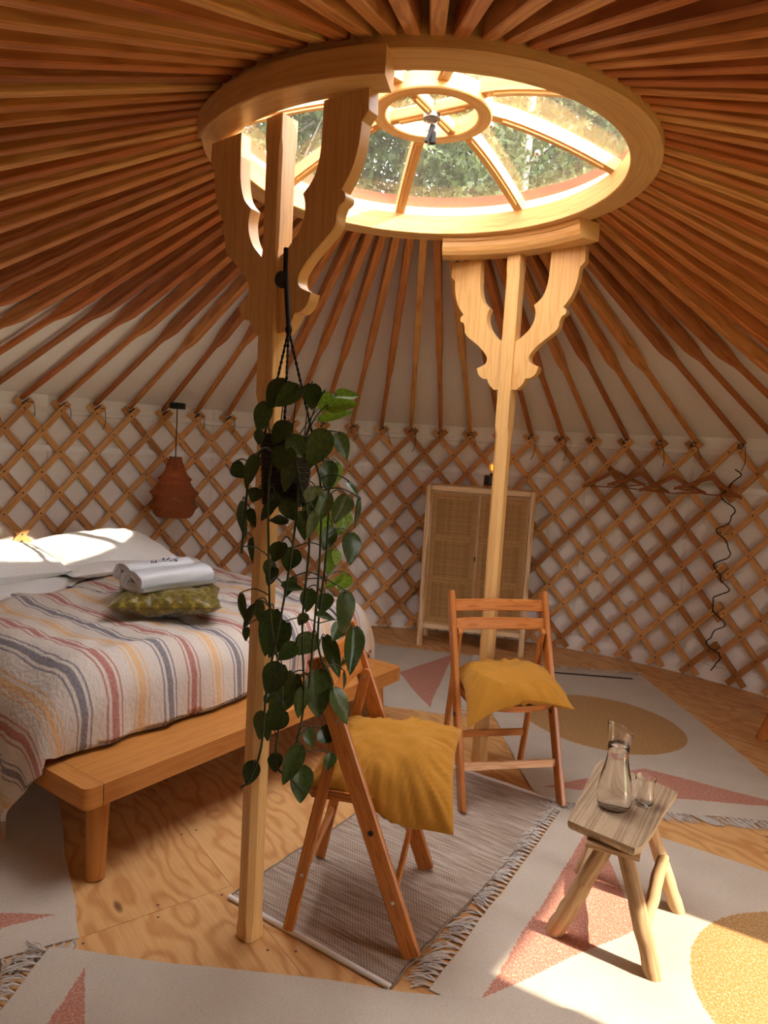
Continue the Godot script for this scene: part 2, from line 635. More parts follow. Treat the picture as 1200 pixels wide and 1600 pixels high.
	mat("lavender_stem", lin(0.20, 0.22, 0.14), 0.9)
	mat("tassel", lin(0.45, 0.24, 0.15), 0.9)
	var rat := func(la: Color, da: Color) -> ImageTexture:
		return picture(256, 256, func(x: int, y: int) -> Color:
			var wx := noise_line(x, 3)
			var wy := noise_line(y, 17)
			var th: float = 0.5 + 0.5 * sin(TAU * x / 8.0)
			var tv: float = 0.5 + 0.5 * sin(TAU * y / 8.0)
			var hole: float = (1.0 - th) * (1.0 - tv)
			var k: float = clampf(0.25 + wx * 0.45 + wy * 0.45 + hole * 0.9, 0.0, 1.0)
			return la.lerp(da, k))
	mat("rattan", Color(1, 1, 1), 0.7, rat.call(Color(0.85, 0.68, 0.45), Color(0.58, 0.42, 0.24)), Vector2(2.6, 2.6))
	mat("rattan_light", Color(1, 1, 1), 0.7, rat.call(Color(0.83, 0.66, 0.44), Color(0.63, 0.46, 0.27)), Vector2(2.6, 2.6))
	# glass
	var g := mat("glass_pane", Color(0.95, 0.98, 0.97, 0.06), 0.02)
	g.transparency = BaseMaterial3D.TRANSPARENCY_ALPHA
	var gg := mat("glass", Color(1, 1, 1, 0.0), 0.0)
	gg.refraction_enabled = true
	gg.refraction_scale = 0.05
	var wa := mat("water", Color(1, 1, 1, 0.0), 0.0)
	wa.refraction_enabled = true
	wa.refraction_scale = 0.033
	var bulb := mat("bulb_glass", Color(1, 0.95, 0.85, 0.08), 0.02)
	bulb.transparency = BaseMaterial3D.TRANSPARENCY_ALPHA
	var fil := mat("filament_glow", Color(1, 0.6, 0.15), 0.5)
	fil.emission_enabled = true
	fil.emission = Color(1.0, 0.55, 0.12)
	fil.emission_energy_multiplier = 1.3
	# outdoors
	mat("red_rim", lin(0.08, 0.008, 0.006), 0.9)
	M.red_rim.metallic_specular = 0.15
	mat("grass", lin(0.16, 0.20, 0.07), 1.0)
	mat("bark", lin(0.35, 0.31, 0.26), 0.9)
	for fo in [["foliage_0", lin(0.028, 0.048, 0.012), lin(0.015, 0.032, 0.005)], ["foliage_1", lin(0.042, 0.062, 0.016), lin(0.025, 0.042, 0.006)], ["foliage_2", lin(0.10, 0.075, 0.045), lin(0.05, 0.035, 0.015)]]:
		mat(fo[0], fo[1], 0.6)
		M[fo[0]].backlight_enabled = true
		M[fo[0]].backlight = fo[2]


func noise_line(x: int, sd: int) -> float:
	return fposmod(sin(float(x / 3 + sd * 13) * 12.9898) * 43758.5453, 1.0)


# ---------- the room ----------
func build_floor() -> void:
	var fl := Node3D.new()
	fl.name = "floor"
	add_child(fl)
	fl.set_meta("kind", "structure")
	var sub := MB.new()
	sub.lathe([Vector2(0.001, -0.03), Vector2(3.44, -0.03)], 96, Vector3(CX, 0, CZ))
	sub.lathe([Vector2(3.44, -0.03), Vector2(3.44, -0.16)], 96, Vector3(CX, 0, CZ))
	part("subfloor", sub, M.subfloor_timber, fl)
	var p := Vector2(0.6, 0.8)
	var q := Vector2(-0.8, 0.6)
	var o := Vector2(-0.452, -2.339)
	var circle := PackedVector2Array()
	for k in 96: circle.append(Vector2(CX + 3.43 * sin(TAU * k / 96), CZ + 3.43 * cos(TAU * k / 96)))
	var shift := {0: 0.0, -1: 1.22, -2: 0.3, -3: 0.06, -4: 1.0, 1: 1.22, 2: 0.4, 3: 1.1, -5: 0.0, 4: 0.0}
	var count := 0
	for sq in range(-5, 5):
		for sp in range(-4, 4):
			var p0: float = shift[sq] + sp * 2.44 + 0.0008
			var p1: float = p0 + 2.44 - 0.0016
			var q0 := sq * 1.22 + 0.0008
			var q1 := q0 + 1.22 - 0.0016
			var rect := PackedVector2Array([o + p * p0 + q * q0, o + p * p1 + q * q0, o + p * p1 + q * q1, o + p * p0 + q * q1])
			for piece in Geometry2D.intersect_polygons(rect, circle):
				if piece.size() < 3: continue
				var local := PackedVector2Array()
				for w in piece: local.append(Vector2((w - o).dot(p), (w - o).dot(q)))
				var m := MB.new()
				m.off = Vector2(sq * 0.71, sp * 0.37 + sq * 0.53)
				# local x along p, local y along q, thickness downwards
				var xf := Transform3D(Basis(Vector3(p.x, 0, p.y), Vector3(q.x, 0, q.y), Vector3(p.x, 0, p.y).cross(Vector3(q.x, 0, q.y))), Vector3(o.x, -0.009, o.y))
				m.slab(local, 0.018, xf, 10.0)
				part("plywood_panel", m, M.ply_0 if (sq + sp) % 2 == 0 else M.ply_1, fl)
				count += 1
	var sc := MB.new()
	for pq in [[-0.03, 0.25], [0.03, 0.27], [-0.03, 0.52], [0.03, 0.5], [-0.4, 0.03], [-0.4, -0.03], [0.35, 0.04], [0.4, -0.03], [-0.75, 0.03], [-0.8, -0.03], [0.03, 0.05], [0.0, -2.9], [0.1, -3.2]]:
		var w: Vector2 = o + p * pq[0] + q * pq[1]
		sc.lathe([Vector2(0.0045, 0.0004), Vector2(0.001, 0.0008)], 8, Vector3(w.x, 0, w.y))
	part("floor_screws", sc, M.rivet, fl).set_meta("kind", "stuff")


func arc_bar(a0: float, a1: float, seg: int, profile: PackedVector2Array) -> MB:
	var m := MB.new()
	var st := []
	for s in seg + 1:
		var a := lerpf(a0, a1, float(s) / seg)
		var ring := PackedVector3Array()
		for p in profile: ring.append(around(a, p.x, p.y))
		st.append(ring)
	m.bar(st)
	return m

const DOOR_A := 2.166
const DOOR_HALF := 0.118

func build_shell() -> void:
	var prof := PackedVector2Array([Vector2(3.36, 0.0), Vector2(3.40, 0.0), Vector2(3.40, 1.80), Vector2(3.36, 1.80)])
	var wb := structure("wall_back", arc_bar(-1.75, 1.75, 90, prof), M.canvas)
	structure("wall_right", arc_bar(1.75, DOOR_A - DOOR_HALF, 10, prof), M.canvas)
	structure("wall_front", arc_bar(DOOR_A + DOOR_HALF, TAU - 1.75, 60, prof), M.canvas)
	# seams, hem and strap of the visible wall
	for a in [-0.84, -0.47, -0.09, 0.22, 0.47, 0.71, 0.98]:
		part("seam", arc_bar(a, a + 0.006, 2, PackedVector2Array([Vector2(3.354, 0.0), Vector2(3.362, 0.0), Vector2(3.362, 1.80), Vector2(3.354, 1.80)])), M.seam_cloth, wb)
	part("hem", arc_bar(-1.75, 1.75, 90, PackedVector2Array([Vector2(3.352, 0.0), Vector2(3.362, 0.0), Vector2(3.362, 0.115), Vector2(3.354, 0.11)])), M.canvas, wb)
	part("strap", arc_bar(-1.75, 1.75, 90, PackedVector2Array([Vector2(3.343, 1.40), Vector2(3.347, 1.40), Vector2(3.347, 1.44), Vector2(3.343, 1.44)])), M.strap, wb)
	part("eave_fold", arc_bar(-1.75, 1.75, 90, PackedVector2Array([Vector2(3.350, 1.67), Vector2(3.362, 1.66), Vector2(3.362, 1.71), Vector2(3.352, 1.69)])), M.canvas, wb)
	# roof cloth
	var m := MB.new()
	for lay in 2:
		var rows := []
		for s in 9:
			var f := s / 8.0
			var row := PackedVector3Array()
			for k in 165:
				var a := TAU * k / 164.0
				row.append(around(a, lerpf(0.836, 3.43, f), lerpf(2.725, 1.765, f) + lay * 0.03))
			rows.append(row)
		m.grid(rows, [], lay == 1, true)
	structure("ceiling", m, M.roof_canvas)
	# doorway
	var dr := Node3D.new()
	dr.name = "door_1"
	add_child(dr)
	dr.set_meta("kind", "structure")
	for s in [-1.0, 1.0]:
		var a: float = DOOR_A + s * (DOOR_HALF - 0.008)
		var jb := MB.new()
		jb.beam(around(a, 3.37, 0.0), around(a, 3.37, 1.80), 0.06, 0.10, Vector3(sin(a), 0, -cos(a)))
		part("jamb", jb, M.pine_plain, dr)
	var hd := MB.new()
	hd.beam(around(DOOR_A - DOOR_HALF, 3.36, 1.785), around(DOOR_A + DOOR_HALF, 3.36, 1.785), 0.10, 0.05)
	part("header", hd, M.pine_plain, dr)


# ---------- lattice ----------
func slat(ia: float, dir: float, q0: float, q1: float, rad: float) -> MB:
	var hr := (HEAD_Y - FOOT_Y) / 11.0
	var st := []
	var seg := maxi(2, int((q1 - q0) * 0.9))
	var half := Vector2(0.127, hr).normalized()   # run along a half cell
	for s in seg + 1:
		var q := lerpf(q0, q1, float(s) / seg)
		var a := A0 + (ia + dir * q * 0.5) * DL
		var c := around(a, rad, HEAD_Y - q * hr)
		var tang := Vector3(cos(a), 0, sin(a))
		var outw := Vector3(sin(a), 0, -cos(a))
		var along := (tang * dir * half.x - Vector3.UP * half.y).normalized()
		var side := outw.cross(along).normalized()
		st.append(PackedVector3Array([c - side * 0.0215 - outw * 0.006, c + side * 0.0215 - outw * 0.006, c + side * 0.0215 + outw * 0.006, c - side * 0.0215 + outw * 0.006]))
	var m := MB.new()
	m.off = Vector2(rng.randf() * 3.0, rng.randf() * 2.0)
	m.bar(st)
	return m

func cord(m: MB, pts: Array, r := 0.0028) -> void:
	var path := []
	for k in pts.size() - 1:
		for s in 4:
			var f := s / 4.0
			var pa: Vector3 = pts[maxi(k - 1, 0)]
			var pb: Vector3 = pts[mini(k + 2, pts.size() - 1)]
			path.append((pts[k] as Vector3).cubic_interpolate(pts[k + 1], pa, pb, f))
	path.append(pts[pts.size() - 1])
	m.tube(path, [r], 5)

func build_lattice() -> void:
	var hr := (HEAD_Y - FOOT_Y) / 11.0
	var secs := [
		[-9, 7, -0.1, 0.0, "wooden diamond lattice wall section curving behind the bed and pillows"],
		[7, 22, 0.0, -0.014, "wooden diamond lattice wall section behind the rattan cabinet and the hangers"],
		[22, 33, 0.30, 0.0, "wooden diamond lattice wall section lashed on beside the coat hangers"]]
	for sd in secs:
		var lo: int = sd[0]
		var hi: int = sd[1]
		var ph: float = sd[2]
		var dr: float = sd[3]
		var t := thing("lattice_wall_section", sd[4], "lattice", Vector3.ZERO, 0.0, "lattice wall sections")
		for dir in [1.0, -1.0]:
			for k in range(lo - 6, hi + 7):
				# index along the slat: k + dir*q/2 must lie in [lo, hi]
				var qa := -0.42
				var qb := 11.45
				if dir > 0:
					qa = maxf(qa, 2.0 * (lo - k) - 0.42)
					qb = minf(qb, 2.0 * (hi - k) + 0.42)
				else:
					qa = maxf(qa, 2.0 * (k - hi) - 0.42)
					qb = minf(qb, 2.0 * (k - lo) + 0.42)
				if qb - qa < 1.2: continue
				var rad: float = (RW + 0.004 if dir > 0 else RW - 0.009) + dr
				part("slat", slat(k + ph, dir, qa, qb, rad), M["ash_%d" % rng.randi_range(0, 2)], t)
		var rv := MB.new()
		for k2 in range(lo * 2, hi * 2 + 1):
			for q in 12:
				if (k2 + q) % 2 != 0: continue
				var a := A0 + (k2 * 0.5 + ph) * DL
				rv.ball(around(a, RW - 0.0155 + dr, HEAD_Y - q * hr), Vector3(0.0062, 0.0062, 0.0062), 6, 4)
		part("rivets", rv, M.rivet, t).set_meta("kind", "stuff")
		# black cord tying each pole to its pair of slats
		var tc := MB.new()
		for k in range(lo, hi):
			var a := A0 + (k + ph) * DL
			var rr := RW - 0.03 + dr
			var ring := []
			for s in 9:
				var b := TAU * s / 8.0
				ring.append(around(a + 0.018 * cos(b) / 3.3, rr + 0.03 - 0.05 * (0.5 + 0.5 * sin(b)), HEAD_Y + 0.045 + 0.016 * sin(b + 1.0)))
			cord(tc, ring, 0.0035)
			if rng.randf() < 0.75:
				var l := rng.randf_range(0.05, 0.14)
				var sx := rng.randf_range(-0.02, 0.03)
				cord(tc, [around(a, rr - 0.02, HEAD_Y + 0.04), around(a + 0.012, rr - 0.025, HEAD_Y + 0.02 + rng.randf() * 0.03), around(a + 0.016 + sx * 0.2, rr - 0.02, HEAD_Y - l * 0.5), around(a + 0.012 + sx * 0.5, rr - 0.02, HEAD_Y - l)], 0.0024)
		part("cord_ties", tc, M.black_cord, t).set_meta("kind", "stuff")
	# lashing down the two joints
	for j in [[7.0, "black cord lashing joining lattice sections behind the hanging plant"], [22.15, "black cord zigzag lashing joining lattice sections beside the hangers"]]:
		var lash := MB.new()
		var pts := []
		for q in 45:
			var f := q / 4.0
			var wob := 0.20 * sin(f * PI * 1.0 + 0.4) + 0.07 * sin(f * 7.0)
			pts.append(around(A0 + (j[0] + wob) * DL, RW - 0.036 + 0.01 * sin(f * 9.0), HEAD_Y - 0.12 - f * hr * 0.92))
		cord(lash, pts, 0.0042)
		tag(part("lashing_cord", lash, M.black_cord), j[1], "cord", "lashing cords")


func pole_mesh(vr: int) -> ArrayMesh:
	var m := MB.new()
	m.off = Vector2(vr * 0.37, vr * 0.23)
	var st := []
	var pa := Vector3(0, 2.672, -0.815)
	var pb := Vector3(0, 1.752, -3.345)
	var ax := (pb - pa).normalized()
	var up := Vector3.RIGHT.cross(ax).normalized()
	if up.y < 0: up = -up
	var sh := 0.50 + 0.035 * ((vr * 5) % 4)
	for s in [[0.0, 0.0], [sh - 0.03, 0.0], [sh, 0.35], [sh + 0.03, 0.85], [sh + 0.06, 1.0], [0.97, 1.0], [1.0, 1.15]]:
		var k: float = s[1]
		var hw := lerpf(0.0205, 0.0165, k)
		var hh := lerpf(0.037, 0.0175, k)
		var ch := lerpf(0.004, 0.0085, minf(k, 1.0))
		var c := pa.lerp(pb, s[0]) + up * lerpf(0.0, 0.004, k)
		var ring := PackedVector3Array()
		for p in MB.chrect(hw, hh, ch): ring.append(c + Vector3.RIGHT * p.x + up * p.y)
		st.append(ring)
	m.bar(st)
	return m.mesh()

func build_poles() -> void:
	var shapes := []
	for k in 6: shapes.append(pole_mesh(k))
	for k in range(-30, 52):
		var a := A0 + k * DL
		if k >= 22: a += 0.3 * DL * clampf((30 - k) / 8.0, 0.0, 1.0)
		if k < 7: a -= 0.1 * DL
		var aa := wrapf(a, -PI, PI)
		var tone: int = [0, 1, 2, 3, 4, 5, 0, 2][rng.randi_range(0, 7)]
		var o := part("roof_pole", shapes[rng.randi_range(0, 5)], M["cedar_%d" % tone])
		o.position = Vector3(CX, 0, CZ)
		o.rotation.y = -a
		var place := "running down to the wall above the bed"
		if aa > -0.36: place = "running down to the wall above the rattan cabinet"
		if aa > 0.40: place = "running down to the wall above the coat hangers"
		if aa > 1.2: place = "fanning out overhead on the doorway side"
		if aa < -1.4: place = "fanning out overhead beyond the pillow end of the bed"
		var lab: String = "%s cedar roof pole %s" % [["amber", "reddish brown", "copper brown", "dark brown", "pale straw coloured", "rust coloured"][tone], place]
		tag(o, lab, "roof pole", "cedar roof poles radiating from the crown ring")


# ---------- crown ----------
func polar(a: float, r: float, y: float) -> Vector3:
	return Vector3(r * sin(a), y, -r * cos(a))

func sector(a0: float, a1: float, seg: int, profile: Array, uvo := 0.0) -> MB:
	var m := MB.new()
	m.off = Vector2(uvo, uvo * 0.7)
	var st := []
	for s in seg + 1:
		var a := lerpf(a0, a1, float(s) / seg)
		var ring := PackedVector3Array()
		for p in profile: ring.append(polar(a, p.x, p.y))
		st.append(ring)
	m.bar(st)
	return m

func build_crown() -> void:
	var t := thing("crown_wheel", "round pale wooden crown wheel with glazed spokes at the top of the roof", "skylight", Vector3(CX, RING_Y, CZ))
	var prof := [Vector2(0.722, 0.003), Vector2(0.725, 0.0), Vector2(0.826, 0.0), Vector2(0.83, 0.004), Vector2(0.83, 0.135), Vector2(0.765, 0.135), Vector2(0.722, 0.085)]
	for k in 8:
		var a := deg_to_rad(-30.0 + 45.0 * k)
		part("ring_segment", sector(a, a + deg_to_rad(44.97), 12, prof, k * 0.43), M.pine, t)
	# red cloth rim outside the glass
	part("red_rim", sector(0, TAU, 96, [Vector2(0.775, 0.1352), Vector2(0.86, 0.1352), Vector2(0.85, 0.185), Vector2(0.80, 0.195)]), M.red_rim, t, "dark red cloth rim round the glass")
	var spokes := []
	for k in 8:
		var a := deg_to_rad(-8.0 + 45.5 * k)
		if k > 4: a = deg_to_rad(-8.0 - 45.5 * (8 - k))
		spokes.append(a)
	spokes.sort()
	var arch := func(r: float) -> float:
		var f := clampf((r - 0.2) / 0.55, 0.0, 1.0)
		return lerpf(0.232, 0.072, pow(f, 1.45))
	for a in spokes:
		var m := MB.new()
		m.off = Vector2(a, a)
		var side := Vector3(cos(a), 0, sin(a))
		for lay in 2:
			var st := []
			for s in 9:
				var f := s / 8.0
				var r := lerpf(0.21, 0.745, f) if lay == 0 else lerpf(0.27, 0.68, f)
				var y: float = arch.call(r)
				var hw := 0.021 if lay == 0 else 0.011
				var y0 := y if lay == 0 else y - 0.009
				var y1 := y + 0.05 if lay == 0 else y + 0.002
				var c := polar(a, r, 0)
				st.append(PackedVector3Array([c + side * -hw + Vector3.UP * y0, c + side * hw + Vector3.UP * y0, c + side * hw + Vector3.UP * y1, c + side * -hw + Vector3.UP * y1]))
			m.bar(st)
		part("spoke", m, M.pine, t)
	# panes of the glass dome
	for k in 8:
		var a0: float = spokes[k]
		var a1: float = spokes[(k + 1) % 8] if k < 7 else spokes[0] + TAU
		var m := MB.new()
		for lay in 2:
			var rows := []
			for s in 7:
				var r := lerpf(0.19, 0.775, s / 6.0)
				var row := PackedVector3Array()
				for q in 9: row.append(polar(lerpf(a0, a1, q / 8.0), r, arch.call(r) + 0.052 + lay * 0.004))
				rows.append(row)
			m.grid(rows, [], lay == 0)
		part("glass_pane", m, M.glass_pane, t)
	# inner ring and its cross
	part("inner_ring", sector(0, TAU, 64, [Vector2(0.172, 0.208), Vector2(0.176, 0.204), Vector2(0.221, 0.204), Vector2(0.225, 0.208), Vector2(0.225, 0.262), Vector2(0.172, 0.262)], 0.3), M.pine, t)
	for k in 4:
		var a := deg_to_rad(-60.0 + 90.0 * k)
		var m := MB.new()
		m.off = Vector2(k * 0.31, 0)
		m.beam(polar(a, 0.018, 0.236), polar(a, 0.178, 0.236), 0.036, 0.044)
		m.beam(polar(a, 0.035, 0.211), polar(a, 0.14, 0.211), 0.018, 0.012)
		part("cross_arm", m, M.pine, t)
	var gl := MB.new()
	gl.lathe([Vector2(0.001, 0.270), Vector2(0.2, 0.266)], 32)
	part("glass_pane", gl, M.glass_pane, t)
	var hub := MB.new()
	hub.lathe([Vector2(0.001, 0.196), Vector2(0.032, 0.196), Vector2(0.034, 0.2), Vector2(0.034, 0.215), Vector2(0.001, 0.215)], 20)
	hub.beam(Vector3(-0.010, 0.2, 0), Vector3(-0.010, 0.155, 0.0), 0.006, 0.02)
	hub.beam(Vector3(0.010, 0.2, 0), Vector3(0.010, 0.155, 0.0), 0.006, 0.02)
	part("metal_hub", hub, M.steel, t, "small metal hub under the cross")
	var hd := MB.new()
	hd.tube([Vector3(0.006, 0.175, 0.0), Vector3(-0.004, 0.14, 0.012), Vector3(-0.016, 0.108, 0.02)], [0.011, 0.008, 0.007], 8)
	hd.tube([Vector3(0.006, 0.15, 0.0), Vector3(0.008, 0.112, 0.0)], [0.014, 0.014], 10)
	part("latch_handle", hd, M.black_metal, t, "dark latch handle hanging from the hub")
	for a in [0.95, 1.05]:
		var bolt := MB.new()
		var r := 0.30 if a < 1.0 else 0.52
		bolt.ball(polar(a, r, arch.call(r) + 0.05), Vector3(0.012, 0.012, 0.012), 8, 6)
		part("bolt", bolt, M.steel, t)


# ---------- posts ----------
func smooth_poly(p: Array) -> PackedVector2Array:
	var o := PackedVector2Array()
	var k := p.size()
	for q in k:
		var b := Vector2(p[q][0], p[q][1])
		var c := Vector2(p[(q + 1) % k][0], p[(q + 1) % k][1])
		var sharp_b: bool = p[q].size() > 2
		var sharp_c: bool = p[(q + 1) % k].size() > 2
		var a := b if sharp_b else Vector2(p[(q + k - 1) % k][0], p[(q + k - 1) % k][1])
		var d := c if sharp_c else Vector2(p[(q + 2) % k][0], p[(q + 2) % k][1])
		if sharp_b and sharp_c:
			o.append(b)
			continue
		for s in 3: o.append(b.cubic_interpolate(c, a, d, s / 3.0))
	return o

func build_posts() -> void:
	# outline of one bracket, seen from its flat side; a third number marks a sharp corner
	var br := [[0.350, 2.517, 1], [0.352, 2.447, 1], [0.329, 2.424, 1], [0.322, 2.362], [0.301, 2.301], [0.266, 2.253, 1], [0.280, 2.240], [0.280, 2.222], [0.262, 2.212, 1], [0.253, 2.19], [0.250, 2.165], [0.231, 2.141], [0.165, 2.093], [0.125, 2.054], [0.113, 2.029], [0.122, 2.003], [0.166, 1.984, 1], [0.154, 1.952], [0.128, 1.933], [0.104, 1.931, 1], [0.089, 1.903], [0.062, 1.878, 1], [0.034, 1.878, 1], [0.034, 2.106, 1], [0.056, 2.118, 1], [0.101, 2.157], [0.125, 2.2], [0.129, 2.241], [0.119, 2.272, 1], [0.159, 2.309], [0.179, 2.365], [0.184, 2.43, 1], [0.186, 2.517, 1]]
	var poly := smooth_poly(br)
	var specs := [
		[Vector3(-0.3425, 0, -2.098), 0.0138, 0.0, -2.50, "square pine roof post with two scrolled brackets, carrying the hanging plant"],
		[Vector3(0.5627, 0, -3.4772), 0.0, 0.03, 0.61, "square pine roof post with two scrolled brackets in front of the rattan cabinet"]]
	for sp in specs:
		var t := thing("roof_post", sp[4], "post", sp[0], 0.0, "roof posts under the crown wheel")
		t.basis = Basis(Vector3(0, 0, 1), sp[1]) * Basis(Vector3(1, 0, 0), -sp[1] * 3.2) * Basis(Vector3.UP, -0.645)
		var m := MB.new()
		m.off = Vector2(sp[0].x, sp[0].z)
		var st := []
		for s in [[0.0, 0.012], [0.035, 0.012], [0.06, 0.017], [1.66, 0.017], [1.70, 0.0035], [2.10, 0.0035], [2.13, 0.008], [2.42, 0.008], [2.45, 0.003], [2.52, 0.003]]:
			var ring := PackedVector3Array()
			for p in MB.chrect(0.0345, 0.0345, s[1]): ring.append(Vector3(p.x, s[0], p.y))
			st.append(ring)
		m.bar(st)
		part("post", m, M.pine, t)
		for sd in [1.0, -1.0]:
			var b := MB.new()
			b.off = Vector2(sd + sp[0].z, 0.4)
			var pl := PackedVector2Array()
			for p in poly: pl.append(Vector2(p.x * sd * (0.86 if sd < 0 and sp[1] > 0 and p.x > 0.04 else 1.0), p.y))
			b.slab(pl, 0.040, Transform3D(), 38.0, true)
			part("bracket", b, M.pine, t)
		var ap: float = sp[3]
		var o: float = sp[2]
		var cp := arc_bar(ap - 0.46, ap + 0.46, 24, PackedVector2Array([Vector2(0.735 + o, 2.5945), Vector2(0.735 + o, 2.578), Vector2(0.742 + o, 2.572), Vector2(0.742 + o, 2.552), Vector2(0.750 + o, 2.532), Vector2(0.765 + o, 2.517), Vector2(0.855 + o, 2.517), Vector2(0.858 + o, 2.520), Vector2(0.858 + o, 2.5945)]))
		var c := part("capital", cp, M.pine, t)
		c.transform = t.transform.affine_inverse()
	# hook that holds the plant
	

# ---------- rugs ----------
func rug(called: String, label: String, corner: Vector2, vdir: Vector2, udir: Vector2, w: float, l: float, y: float, ends: Array, sd: int) -> Node3D:
	vdir = vdir.normalized()
	udir = udir.normalized()
	var mid := corner + udir * w * 0.5 + vdir * l * 0.5
	var t := thing(called, label, "rug", Vector3(mid.x, y, mid.y), 0.0, "printed cotton rugs on the plywood floor")
	var f := noise(sd, 0.9, 2)
	var rg := RandomNumberGenerator.new()
	rg.seed = sd
	var pt := func(u: float, v: float, h: float) -> Vector3:
		var ed: float = f.get_noise_2d(u * 1.3 + v * 3.0, sd) * 0.012
		var q := corner + udir * (u + ed * (1.0 if v > 0.05 else 0.3)) + vdir * (v + f.get_noise_2d(u * 4.0, sd + 9.0) * 0.008) - mid
		return Vector3(q.x, h + maxf(0.0, f.get_noise_2d(u * 3.0, v * 3.0 + 40.0)) * 0.004, q.y)
	var m := MB.new()
	var nu := 14
	var nv := 22
	var top := []
	var uvs := []
	for r in nv + 1:
		var row := PackedVector3Array()
		var ur := PackedVector2Array()
		for q in nu + 1:
			var u := w * q / nu
			var v := l * r / nv
			row.append(pt.call(u, v, 0.006))
			ur.append(Vector2(u, v))
		top.append(row)
		uvs.append(ur)
	var fl: bool = Vector3(udir.x, 0, udir.y).cross(Vector3(vdir.x, 0, vdir.y)).y < 0.0
	m.grid(top, uvs, fl)
	# sides down to the floor
	var rim := []
	var ruv := []
	for q in nu + 1:
		rim.append(top[0][q])
		ruv.append(uvs[0][q])
	for r in range(1, nv + 1):
		rim.append(top[r][nu])
		ruv.append(uvs[r][nu])
	for q in range(nu - 1, -1, -1):
		rim.append(top[nv][q])
		ruv.append(uvs[nv][q])
	for r in range(nv - 1, -1, -1):
		rim.append(top[r][0])
		ruv.append(uvs[r][0])
	var low := []
	for p in rim: low.append(Vector3(p.x, 0.0005, p.z))
	m.grid([PackedVector3Array(rim), PackedVector3Array(low)], [PackedVector2Array(ruv), PackedVector2Array(ruv)], fl)
	part("woven_field", m, M.rug, t)
	for e in ends:
		var fr := MB.new()
		var v0: float = 0.0 if e == 0 else l
		var out := -1.0 if e == 0 else 1.0
		var n := int(w / 0.027)
		for k in n:
			var u := w * (k + 0.5) / n
			var lean := f.get_noise_2d(u * 9.0, 5.0) * 0.06 + 0.02
			for h in 8:
				var ll := rg.randf_range(0.045, 0.085)
				var ph := rg.randf_range(-0.02, 0.02)
				var path := []
				for s in 5:
					var x := s / 4.0
					var q := corner + udir * (u + lean * x * x + ph * x + 0.007 * sin(x * 5.0 + h * 2.0 + k) * x) + vdir * (v0 + out * ll * x) - mid
					path.append(Vector3(q.x, 0.004 + 0.010 * sin(x * 3.0) * rg.randf(), q.y))
				fr.tube(path, [0.0028, 0.0025, 0.0018], 4, false)
		part("fringe", fr, M.rug_thread, t, "knotted grey cotton fringe").set_meta("kind", "stuff")
	return t

func build_rugs() -> void:
	rug("printed_rug", "cream rug with a terracotta triangle under the little stool", Vector2(0.892, -3.043), Vector2(0.851, 0.525), Vector2(-0.512, 0.859), 1.32, 2.1, 0.0, [0], 3)
	rug("printed_rug", "cream rug with a large ochre circle and black line beside the coat hanger wall", Vector2(0.775, -3.085), Vector2(-0.045, -1.0), Vector2(1.0, 0.06), 1.3, 2.1, 0.0, [0, 1], 4)
	rug("printed_rug", "cream rug with a terracotta triangle between the bed end and the rattan cabinet", Vector2(0.475, -4.08), Vector2(-0.98, -0.21), Vector2(0.21, -0.98), 1.3, 1.9, 0.0, [0], 5)
	rug("printed_rug", "cream rug with one long fringed end beside the bed corner and its round leg", Vector2(-0.854, -2.03), Vector2(-0.48, -0.877), Vector2(-0.85, 0.49), 1.2, 2.0, 0.0, [0], 6)
	rug("printed_rug", "cream rug lying across the foot of the stool rug, its fringe against the bedside rug", Vector2(-0.915, -1.972), Vector2(0.997, 0.076), Vector2(-0.076, 0.997), 1.3, 2.1, 0.0085, [0], 7)
	# brown flatweave runner
	var c := Vector2(-0.447, -2.268)
	var ld := Vector2(0.558, -0.83)
	var wd := Vector2(0.835, 0.55)
	var t := thing("flatweave_rug", "small grey brown flatwoven runner under both folding chairs", "rug", Vector3(0.21, 0, -2.66))
	var o := Vector3(0.21, 0, -2.66)
	var m := MB.new()
	var rows := []
	var uvs := []
	var f := noise(61, 1.5, 2)
	for r in 41:
		var row := PackedVector3Array()
		var ur := PackedVector2Array()
		for q in 13:
			var u := 0.655 * q / 12.0
			var v := 1.40 * r / 40.0
			var e := f.get_noise_2d(v * 4.0, 3.0) * 0.012 * (1.0 if q == 0 or q == 12 else 0.6)
			var p := c + wd * (u + e) + ld * v
			row.append(Vector3(p.x, 0.007 + maxf(0, f.get_noise_2d(u * 2.0, v * 3.0)) * 0.003, p.y) - o)
			ur.append(Vector2(u, v))
		rows.append(row)
		uvs.append(ur)
	m.grid(rows, uvs)
	for sd in [0, 12]:
		var a := PackedVector3Array()
		var b := PackedVector3Array()
		for r in 41:
			a.append(rows[r][sd])
			b.append(rows[r][sd] * Vector3(1, 0, 1) + Vector3.UP * 0.0005)
		m.grid([a, b], [], sd == 0)
	part("woven_field", m, M.flatweave, t)
	for e in [0, 40]:
		var hm := MB.new()
		var path := []
		for q in 13: path.append(rows[e][q] + Vector3(0, 0.001, 0))
		hm.tube(path, [0.009], 8)
		part("end_hem", hm, M.seam_cloth, t, "pale rolled end hem")
	var ov := MB.new()
	for sd in [0, 12]:
		for r in 160:
			var fr := r / 160.0 * 40.0
			var p: Vector3 = rows[int(fr)][sd].lerp(rows[mini(int(fr) + 1, 40)][sd], fr - int(fr))
			ov.ball(p - Vector3(0, 0.001, 0), Vector3(0.0055, 0.0045, 0.0055), 6, 4)
	part("selvedge", ov, M.rug_brown, t).set_meta("kind", "stuff")


# ---------- bed ----------
const BED_A := Vector3(-0.895, 0, -2.304)
const BED_T := Vector3(0.568, 0, -0.823)
const BED_B := Vector3(-0.823, 0, -0.568)

